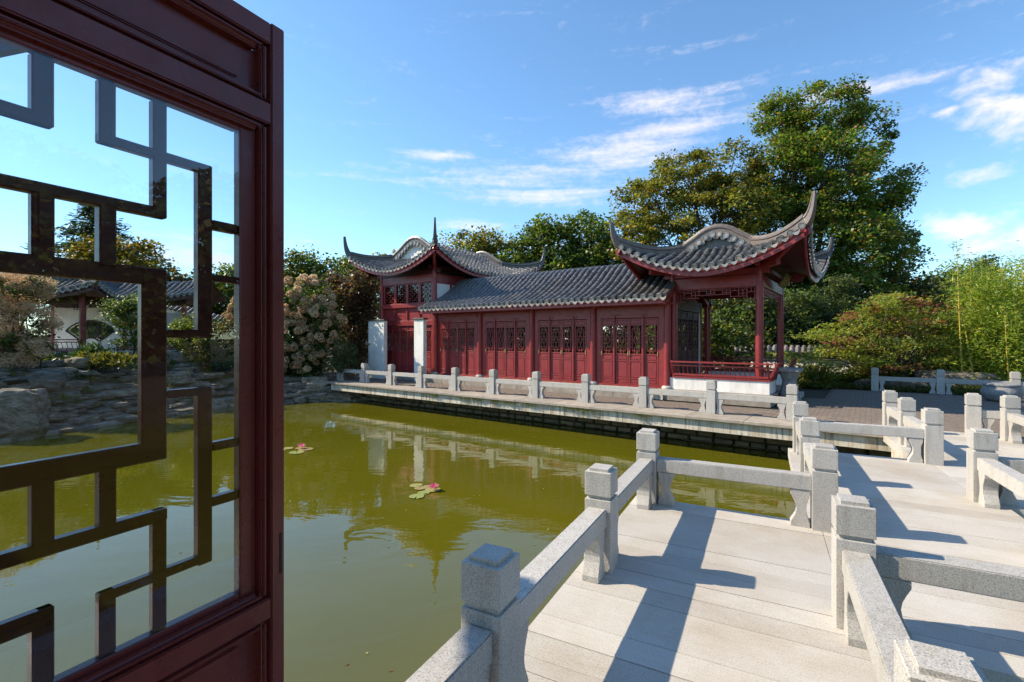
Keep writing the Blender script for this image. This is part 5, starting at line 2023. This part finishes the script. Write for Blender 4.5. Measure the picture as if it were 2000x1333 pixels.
tree('laurel_hedge', 'dark laurel growth glimpsed through the gallery windows', 'hedge',
     [gl(-13, 20.2, 1.6, (1.5, 1.2, 1.7)), gl(-10.8, 20.6, 1.6, (1.6, 1.2, 1.7)), gl(-8.6, 20.2, 1.7, (1.6, 1.2, 1.8)), gl(-6.4, 20.6, 1.6, (1.5, 1.2, 1.8)), gl(-4.6, 21.2, 1.6, (1.3, 1.2, 1.7))],
     tuple(GF @ Vector((-9, 20.4, -0.05))), 0.08, 420, 40, 0.36, 0.16, GREEN, None, 37)
tree('yew_tree', 'dense dark tree filling the space behind the open pavilion', 'tree',
     [lob(1440, 625, 24, 66, 56), lob(1400, 660, 23.5, 50, 40), lob(1480, 660, 23.5, 56, 40), lob(1530, 620, 24, 60, 66), lob(1420, 590, 25, 60, 40)],
     gnd(1450, 24), 0.2, 420, 44, 0.42, 0.15, [(0.051, 0.087, 0.026), (0.087, 0.123, 0.032), (0.131, 0.160, 0.051)], None, 31, 0.55, 0.5, 0.8)
tree('yew_tree', 'dark feathery yew right of the pavilion columns', 'tree',
     [lob(1590, 640, 24.5, 46, 74), lob(1625, 660, 24, 46, 56), lob(1560, 665, 23.5, 40, 48), lob(1660, 620, 26, 60, 70)],
     gnd(1600, 24.5), 0.16, 330, 60, 0.38, 0.17, DARK, None, 32, 0.5, 0.6, 0.3)
tree('broadleaf_tree', 'pale green young tree standing before the dark yew', 'tree',
     [lob(1638, 560, 26, 22, 26), lob(1645, 595, 26, 24, 26), lob(1630, 630, 25.5, 26, 26)],
     gnd(1640, 26), 0.07, 70, 44, 0.34, 0.16, [(0.10, 0.13, 0.05), (0.14, 0.17, 0.07), (0.07, 0.10, 0.04)], None, 33, 0.45, 0.6, 0.6)
tree('broadleaf_tree', 'rust and green tree at the right foot of the tall maple', 'tree',
     [lob(1745, 570, 29, 56, 44), lob(1790, 600, 28, 60, 50), lob(1720, 620, 28, 50, 50)],
     gnd(1750, 29), 0.16, 240, 44, 0.5, 0.19, [(0.05, 0.075, 0.018), (0.08, 0.09, 0.02), (0.19, 0.075, 0.025), (0.03, 0.045, 0.012)], [0.35, 0.25, 0.15, 0.25], 34)
tree('broadleaf_tree', 'hazy pale green distant trees on the skyline left of the bamboo', 'tree',
     [lob(1840, 575, 48, 50, 44), lob(1890, 560, 48, 40, 40), lob(1920, 590, 47, 46, 46), lob(1800, 600, 47, 50, 40)],
     gnd(1860, 48), 0.2, 330, 40, 0.7, 0.26, [(0.102, 0.132, 0.048), (0.144, 0.168, 0.072), (0.072, 0.102, 0.036)], None, 35)
tree('broadleaf_tree', 'slender poplar like crown on the skyline over the bamboo', 'tree',
     [lob(1926, 525, 50, 16, 26), lob(1922, 560, 50, 22, 26)],
     gnd(1924, 50), 0.15, 90, 40, 0.6, 0.26, [(0.07, 0.10, 0.035), (0.10, 0.12, 0.05)], None, 36)

# dogwood with tiers of reddening sprays
rng = np.random.default_rng(8)
dg = Thing('dogwood_shrub', 'wide tiered shrub with reddening leaves above the bed balustrade', 'shrub', WF, gnd(1745, 18.4, 0))
B0 = np.array(gnd(1745, 18.4, 0))
mbb = MB()
P1, P2 = [], []
for k in range(150):
    x = rng.normal(0, 62) + 1745
    hmax = 575 + ((x - 1760) / 120) ** 2 * 62
    y = rng.uniform(hmax, 738)
    spread = 1.0
    x = 1745 + (x - 1745) * (0.7 + 0.75 * max(0, min(1, (y - 560) / 110)))
    c = px(x, y, 18.4 + rng.normal() * 0.9)
    st = Vector(gnd(1745 + rng.normal() * 14, 18.4, 0.1))
    mid = st.lerp(c, 0.5) + Vector((0, 0, 0.35))
    mbb.tube([st, mid, c], [0.03, 0.018, 0.006], 4)
    m = 150
    a = rng.uniform(0, 6.283)
    d = np.array([math.cos(a), math.sin(a), 0.12])
    u = rng.uniform(-0.75, 0.75, m)
    q = np.array(c)[None] + d[None] * u[:, None] + rng.normal(size=(m, 3)) * np.array([0.16, 0.16, 0.07])
    top = (740 - y) / 165
    (P2 if rng.random() < 0.07 + 0.42 * top ** 1.5 else P1).append(q)
P1, P2 = np.concatenate(P1), np.concatenate(P2)
P1 = P1[P1[:, 2] > 0.1]
new_obj('crown', leaf_mesh('crown', P1 - B0, 0.11, [(0.182, 0.247, 0.036), (0.260, 0.305, 0.046), (0.111, 0.169, 0.029), (0.325, 0.273, 0.058)], 'leaf', 41, 0.6, 0.9), dg.e)
o = new_obj('red_sprays', leaf_mesh('red_sprays', P2 - B0, 0.11, [(0.286, 0.078, 0.052), (0.221, 0.098, 0.039), (0.338, 0.130, 0.078), (0.143, 0.130, 0.026)], 'leaf', 42, 0.6, 0.9), dg.e)
mbb.part('stems', 'bark', dg)

tree('broadleaf_shrub', 'mid green filler shrub between the dogwood and the bamboo', 'shrub',
     [lob(1850, 690, 20.5, 46, 40), lob(1840, 640, 21, 40, 34), lob(1880, 665, 21, 36, 44), lob(1800, 700, 20.5, 50, 30), lob(1730, 705, 20.3, 50, 30)],
     gnd(1845, 21), 0.06, 260, 44, 0.3, 0.14, GREEN, None, 38)
# bamboo grove
bam = Thing('bamboo_grove', 'bright green bamboo clump with yellow culms behind the balustrade', 'bamboo', WF, gnd(1940, 17.6, 0))
B0 = np.array(gnd(1940, 17.6, 0))
P_, D_ = [], []
for k in range(46):
    if k < 9:
        bx, by, tx, ty, Y = ((1880, 768, 1868, 470, 17.0), (1905, 760, 1880, 610, 16.8), (1985, 750, 1978, 560, 16.6), (1972, 755, 1962, 600, 16.4), (1950, 752, 1958, 520, 17.4), (1925, 750, 1915, 560, 17.6), (2005, 755, 1995, 500, 17.0), (1975, 750, 1985, 520, 18), (2030, 755, 2040, 520, 17.6))[k]
    else:
        bx = rng.uniform(1885, 2110)
        tx, ty, by, Y = bx + rng.normal() * 22, rng.uniform(505, 640), 755, rng.uniform(17.2, 20)
    b, t_ = Vector(gnd(bx, Y, 0)), px(tx, ty, Y + rng.normal() * 0.3)
    mid = b.lerp(t_, 0.5) + Vector((rng.normal() * 0.05, 0, 0))
    mb = MB()
    n = 14
    pts = [(b.lerp(mid, j / n * 2) if j < n / 2 else mid.lerp(t_, j / n * 2 - 1)) for j in range(n + 1)]
    r0 = 0.026 if k < 9 else 0.018
    mb.tube(pts, [r0 * (1 - 0.7 * j / n) * (1.12 if j % 2 else 1) for j in range(n + 1)], 6)
    mb.part('culm', 'bamboo_culm', bam)
    h = t_.z
    m = 150 if k == 0 else 1250
    u = rng.uniform(0.08, 1.0, m) if k else rng.uniform(0.55, 1.0, m)
    q = np.array([np.array(b) * (1 - x) + np.array(t_) * x for x in u])
    sp = (0.55 if k else 0.26) * (1.1 - 0.55 * u)[:, None]
    P_.append(q + rng.normal(size=(m, 3)) * sp * np.array([1, 1, 0.55]))
    dd = rng.normal(size=(m, 3)) * np.array([1, 1, 0.3]) + np.array([0, 0, -0.35])
    D_.append(dd)
P_, D_ = np.concatenate(P_), np.concatenate(D_)
k_ = P_[:, 2] > 0.25
new_obj('leaves', leaf_mesh('leaves', P_[k_] - B0, 0.17, [(0.205, 0.293, 0.035), (0.312, 0.370, 0.043), (0.127, 0.195, 0.031), (0.429, 0.390, 0.078)], 'leaf', 43, 0.2, 0.5, 0.3, [0.4, 0.3, 0.2, 0.1], D_[k_]), bam.e)

# ball-flowered bush
rng = np.random.default_rng(15)
hb = Thing('flowering_bush', 'big bush covered in round beige flower heads left of the red hall', 'bush', WF, gnd(600, 21.0, 0.1))
B0 = np.array(gnd(600, 21.0, 0.1))
L1 = [lob(595, 600, 21.0, 66, 58, 60), lob(630, 640, 20.8, 44, 56, 50), lob(570, 670, 20.6, 60, 62, 50), lob(600, 705, 20.4, 52, 40, 44), lob(535, 610, 21.2, 40, 50, 50), lob(480, 640, 21.0, 34, 62, 40), lob(500, 590, 21.4, 30, 40, 40)]
cc, k, pts = clump_points(L1, 520, 34, 0.20, rng, 0.45, 0.8)
pts = pts[pts[:, 2] > 0.15]
new_obj('foliage', leaf_mesh('foliage', pts - B0, 0.15, [(0.040, 0.080, 0.020), (0.065, 0.11, 0.024), (0.10, 0.13, 0.03)], 'leaf', 51, 0.6, 0.6), hb.e)
mbb = MB()
for k in range(26):
    st = Vector(B0) + Vector((rng.normal() * 0.25, rng.normal() * 0.2, -0.1))
    e = Vector(cc[k * 11])
    mbb.tube([st, st.lerp(e, 0.5) + Vector((0, 0, 0.25)), e], [0.04, 0.025, 0.01], 5)
mbb.part('stems', 'bark', hb)
balls = []
for k in range(4):
    n = 150
    d = rng.normal(size=(n, 3))
    d /= np.linalg.norm(d, axis=1)[:, None]
    C = d * (0.125 + 0.03 * rng.random((n, 1))) * np.array([1, 1, 0.85])
    base_c = [(0.622, 0.462, 0.277), (0.538, 0.386, 0.227), (0.672, 0.529, 0.336), (0.504, 0.344, 0.202)][k]
    balls.append(leaf_mesh('flower_head', C, 0.075, [base_c, tuple(x * 0.85 for x in base_c), tuple(x * 1.12 for x in base_c)], 'plume', 60 + k, 0.8, 0.0))
vol = np.array([l[1][0] * l[1][2] for l in L1])
kk = rng.choice(len(L1), 290, p=vol / vol.sum())
for i in range(290):
    c, r = L1[kk[i]]
    d = rng.normal(size=3)
    d[1] = -abs(d[1]) * 1.2
    d[2] += 0.15
    d /= np.linalg.norm(d)
    p = np.array(c) + d * np.array(r) * rng.uniform(0.92, 1.06)
    if p[2] < 0.35:
        p[2] = 0.35 + rng.random() * 0.8
    s = rng.uniform(0.75, 1.25)
    new_obj('flower_head', balls[rng.integers(4)], hb.e, Matrix.Translation(Vector(p - B0)) @ Matrix.Rotation(rng.uniform(0, 6.28), 4, 'Z') @ Matrix.Diagonal((s, s, s, 1)))

tree('smoke_bush', 'purple leaved bush between the flowering bush and the red hall', 'bush',
     [lob(684, 585, 22.2, 38, 40), lob(708, 560, 22.4, 32, 34), lob(662, 560, 22.6, 24, 26), lob(692, 640, 22.2, 36, 44), lob(708, 690, 22.0, 24, 40), lob(684, 700, 22.2, 28, 34), lob(722, 610, 22.4, 20, 36)],
     gnd(700, 22.4, 0.0), 0.06, 430, 40, 0.22, 0.11, [(0.109, 0.051, 0.043), (0.155, 0.082, 0.055), (0.073, 0.092, 0.030), (0.238, 0.136, 0.082), (0.055, 0.032, 0.030)], [0.3, 0.22, 0.2, 0.12, 0.16], 52, 0.5, 0.8, 0.75, 0.25, trunk_h=0.2)
tree('small_shrub', 'small grey green shrub beside the first promenade post', 'shrub',
     [lob(672, 690, 19.9, 24, 26), lob(660, 712, 19.7, 22, 16), lob(685, 715, 19.8, 14, 16)],
     gnd(672, 19.9, 0.0), 0.03, 130, 34, 0.13, 0.085, [(0.10, 0.125, 0.05), (0.14, 0.16, 0.07), (0.06, 0.085, 0.03)], None, 53, 0.4, 0.8, 0.35)

# plumed smoke bush at the far left edge (seen through the glass)
sb = Thing('smoke_bush', 'bush of fluffy beige plumes at the far left edge behind the glass', 'bush', WF, gnd(40, 14.6, 0.7))
B0 = np.array(gnd(40, 14.6, 0.7))
rng = np.random.default_rng(23)
L2 = [lob(25, 575, 14.6, 48, 46), lob(40, 640, 14.4, 50, 50), lob(15, 690, 14.2, 44, 36), lob(75, 690, 14.2, 26, 22), lob(-30, 620, 14.8, 60, 80), lob(70, 560, 14.8, 24, 20)]
cc, k, pts = clump_points(L2, 190, 430, 0.17, rng, 0.65, 0.75)
new_obj('plumes', leaf_mesh('plumes', pts - B0, 0.055, [(0.690, 0.483, 0.287), (0.598, 0.402, 0.230), (0.759, 0.564, 0.356)], 'plume', 24, 0.35, 0.1), sb.e)
cc2, k, pts = clump_points(L2, 130, 24, 0.16, rng, 0.5, 0.8)
new_obj('foliage', leaf_mesh('foliage', pts - B0, 0.12, [(0.035, 0.065, 0.018), (0.055, 0.09, 0.022), (0.09, 0.12, 0.03)], 'leaf', 25, 0.65, 0.6), sb.e)
mbb = MB()
for k in range(24):
    st = Vector(B0) + Vector((rng.normal() * 0.2, rng.normal() * 0.2, -0.2))
    e = Vector(cc[k * 7])
    mbb.tube([st, st.lerp(e, 0.5) + Vector((0, 0, 0.15)), e], [0.035, 0.02, 0.008], 5)
mbb.part('stems', 'bark', sb)

SH = [(0.085, 0.13, 0.025), (0.13, 0.17, 0.035), (0.05, 0.085, 0.018)]
tree('small_tree', 'light green feathery small tree before the far pavilion', 'tree',
     [lob(255, 610, 18, 40, 30), lob(270, 650, 17.8, 36, 34), lob(235, 600, 18, 26, 16), lob(285, 590, 18.2, 26, 18)],
     gnd(262, 18, 1.0), 0.05, 170, 40, 0.26, 0.11, SH, None, 54, 0.5, 0.45, 0.4)
tree('round_shrub', 'bright yellow green rounded shrub seen through the door', 'shrub',
     [lob(378, 640, 20, 36, 20), lob(360, 665, 19.5, 30, 22), lob(400, 665, 19.5, 34, 24)],
     gnd(378, 20, 0.8), 0.04, 190, 40, 0.2, 0.10, [(0.14, 0.18, 0.02), (0.19, 0.21, 0.025), (0.09, 0.13, 0.02)], None, 55, 0.6, 0.7, 0.5)
tree('round_shrub', 'brownish dry looking shrub beside the beige flower heads', 'shrub',
     [lob(430, 680, 19.6, 44, 26), lob(395, 695, 19.2, 30, 18), lob(450, 650, 20, 30, 26)],
     gnd(425, 19.6, 0.7), 0.04, 170, 44, 0.2, 0.085, [(0.15, 0.12, 0.04), (0.10, 0.10, 0.03), (0.20, 0.15, 0.06)], None, 56, 0.6, 0.7, 0.35)
tree('round_shrub', 'mid green shrub at the waterside left of the flower heads', 'shrub',
     [lob(455, 705, 19.6, 34, 20), lob(420, 650, 20.4, 26, 30)],
     gnd(450, 19.8, 0.5), 0.04, 130, 40, 0.18, 0.10, SH, None, 57, 0.5, 0.7, 0.5)


def tufts(name, label, cat, spots, size, cols, seed, Y=None, n=260, h=0.35, group=None, kind=None):
    """low leafy plant made of arching blades"""
    rng = np.random.default_rng(seed)
    t = Thing(name, label, cat, WF, spots[0], group)
    P_, D_ = [], []
    for c in spots:
        a = rng.uniform(0, 6.283, n)
        r = rng.random(n) ** 0.6
        d = np.stack([np.cos(a) * r, np.sin(a) * r, 1.1 - r], 1)
        P_.append(np.array(c)[None] + d * h * rng.uniform(0.3, 1.0, (n, 1)))
        D_.append(d)
    P_, D_ = np.concatenate(P_), np.concatenate(D_)
    new_obj('leaves', leaf_mesh('leaves', P_ - np.array(spots[0]), size, cols, 'leaf', seed, 0.16, 0.2, 0.3, None, D_), t.e)
    return t


GR = [(0.10, 0.13, 0.02), (0.16, 0.16, 0.03), (0.07, 0.10, 0.02)]
tufts('grass_clump', 'arching golden green grass clump on the upper rocks', 'grass', [tuple(px(x, y, 16.0)) for x, y in ((165, 712), (185, 715), (205, 712), (225, 716), (245, 714), (265, 718))], 0.36, [(0.17, 0.16, 0.03), (0.22, 0.18, 0.035), (0.10, 0.12, 0.02)], 61, n=300, h=0.4)
tufts('iris_clump', 'dark green upright blades before the far pavilion railing', 'plant', [tuple(px(x, 700, 16.8)) for x in (165, 178, 192)], 0.34, [(0.03, 0.07, 0.02), (0.05, 0.10, 0.03)], 62, n=160, h=0.55)
tufts('fern_clump', 'small bright fern growing low between the ledge rocks', 'fern', [tuple(px(x, y, 13.4)) for x, y in ((82, 786), (95, 788), (125, 782))], 0.16, GR, 63, n=120, h=0.22)
rq = random.Random(12)
for q_, lb_ in enumerate(('mossy tuft low on the ledge rocks near the kerb', 'leafy tuft halfway up the ledge rocks', 'green tuft at the top edge of the ledge rocks')):
    sp_ = []
    for _ in range(9):
        p_, n_, a_, f_ = along_shore(rq.uniform(0.3, 8.5))
        jj = rq.uniform(1.0, 3.5) + 2.6 * q_
        sp_.append(tuple(p_ + n_ * (0.05 + 0.26 * jj) + Vector((0, 0, WATER + 0.10 + 0.165 * jj))))
    tufts('rock_plant', lb_, 'plant', sp_, 0.15, [(0.10, 0.13, 0.02), (0.16, 0.17, 0.03), (0.06, 0.09, 0.02)], 90 + q_, n=90, h=0.24)
tufts('fern_clump', 'leafy green and yellow fern clump beside the pavilion entrance', 'fern', [tuple(gnd(x, Y, 0.0)) for x, Y in ((1565, 17.3), (1582, 17.0), (1598, 17.2), (1575, 17.8), (1612, 17.4))], 0.30, [(0.06, 0.09, 0.018), (0.12, 0.14, 0.022), (0.17, 0.16, 0.03)], 64, n=420, h=0.75)
tufts('fern_clump', 'dark fern clump left of the first bed balustrade post', 'fern', [tuple(gnd(x, Y, 0.0)) for x, Y in ((1690, 18.2), (1705, 18.0), (1720, 18.4))], 0.28, [(0.04, 0.07, 0.018), (0.07, 0.10, 0.022), (0.12, 0.13, 0.03)], 65, n=420, h=0.8)
rng = np.random.default_rng(66)
iv = Thing('ivy_patch', 'glossy dark ground ivy along the wall foot', 'ivy', WF, gnd(1650, 18.3, 0))
n = 3200
X_ = rng.uniform(1600, 1710, n)
Yv = rng.uniform(17.4, 19.3, n)
pts = np.stack([(X_ - 1000) / 941 * Yv, Yv, np.abs(rng.normal(size=n)) * 0.16 + 0.03], 1)
new_obj('leaves', leaf_mesh('leaves', pts - np.array(gnd(1650, 18.3, 0)), 0.15, [(0.025, 0.055, 0.014), (0.04, 0.08, 0.018), (0.055, 0.09, 0.02)], 'leaf', 66, 0.8, 1.2), iv.e)
# grass behind the bed balustrade
n = 15000
s_ = rng.uniform(-1.4, 9, n)
w_ = rng.uniform(20.35, 22.4, n)
X_, Y_ = 0.802 * s_ + 0.598 * w_, -0.598 * s_ + 0.802 * w_
pts = np.stack([X_, Y_, np.abs(rng.normal(size=n)) * 0.07], 1)
d3 = rng.normal(size=(n, 3)) * 0.6 + np.array([0, 0, 1.0])
tag(new_obj('grass', leaf_mesh('grass', pts, 0.20, [(0.075, 0.10, 0.016), (0.13, 0.13, 0.025), (0.05, 0.075, 0.014)], 'leaf', 67, 0.14, 0.0, 0.4, None, d3)), 'mossy grass in the bed behind the balustrade', None, None, 'stuff')
# ground cover on the far bank
n = 16000
ui = rng.integers(2, len(shp) - 1, n)
fr_ = rng.random(n)
pp_ = []
for i in range(n):
    k = ui[i]
    nr = shore_norm(k)
    q = shp[k].lerp(shp[min(k + 1, len(shp) - 1)], fr_[i])
    dd_ = 2.3 + rng.random() * 3.6
    ff = fac[k]
    z = np.interp(dd_, dist, hts)
    pp_.append((q.x + nr.x * dd_, q.y + nr.y * dd_, (z + 0.3) * ff - 0.3 + abs(rng.normal()) * 0.12 + 0.02))
d3 = rng.normal(size=(n, 3)) * 0.8 + np.array([0, 0, 0.7])
tag(new_obj('undergrowth', leaf_mesh('undergrowth', np.array(pp_), 0.17, [(0.06, 0.09, 0.02), (0.10, 0.12, 0.025), (0.15, 0.13, 0.035), (0.04, 0.06, 0.016)], 'leaf', 68, 0.3, 0.2, 0.4, None, d3)), 'low mixed ground cover on the far bank', None, None, 'stuff')
# small weeds hanging on the promenade edge
n = 900
sp = rng.choice([-11.4, -10.2, -9.6, -8.9, -8.3, -7.6, -6.3, -5.9, -4.4], n) + rng.normal(size=n) * 0.16
X_, Y_ = 0.802 * sp + 0.598 * 11.10, -0.598 * sp + 0.802 * 11.10
pts = np.stack([X_ - 0.02, Y_ - 0.03, -0.075 - np.abs(rng.normal(size=n)) * 0.05], 1)
tag(new_obj('weeds', leaf_mesh('weeds', pts, 0.05, GR, 'leaf', 69, 0.35, 0.2)), 'small weeds growing from the promenade edge', None, None, 'stuff')

# trees beyond the right edge of the picture (the door glass mirrors them) and a wood on the skyline
tree('broadleaf_tree', 'leafy tree beyond the right edge mirrored in the door glass', 'tree',
     [((27, 3, 6.0), (5, 5, 4)), ((30, -4, 6.5), (5, 5, 4.5)), ((28, 9, 5.5), (5, 4, 4)), ((27, -1, 3), (4, 6, 2.5))],
     (28, 2, 0), 0.3, 620, 60, 0.8, 0.42, GREEN, None, 71)
tree('broadleaf_tree', 'leafy tree further along mirrored faintly in the door glass', 'tree',
     [((30, -12, 6.0), (5, 5, 4)), ((27, -18, 5.5), (5, 5, 4.5)), ((26, -9, 3.0), (4, 5, 2.5))],
     (28, -13, 0), 0.3, 520, 60, 0.8, 0.42, OLIVE, None, 72)
rng = np.random.default_rng(80)
n = 26000
a = rng.uniform(-75, 75, n)
rr = rng.uniform(62, 80, n)
hh = 5.0 + 2.2 * np.sin(a * 0.33) + 1.6 * np.sin(a * 0.9 + 1)
pts = np.stack([np.sin(np.radians(a)) * rr, np.cos(np.radians(a)) * rr, rng.random(n) ** 0.7 * hh], 1)
tag(new_obj('distant_wood', leaf_mesh('distant_wood', pts, 0.9, [(0.05, 0.075, 0.02), (0.075, 0.095, 0.025), (0.035, 0.055, 0.016)], 'leaf', 81, 0.8, 0.5)), 'distant wood along the skyline', None, None, 'stuff')
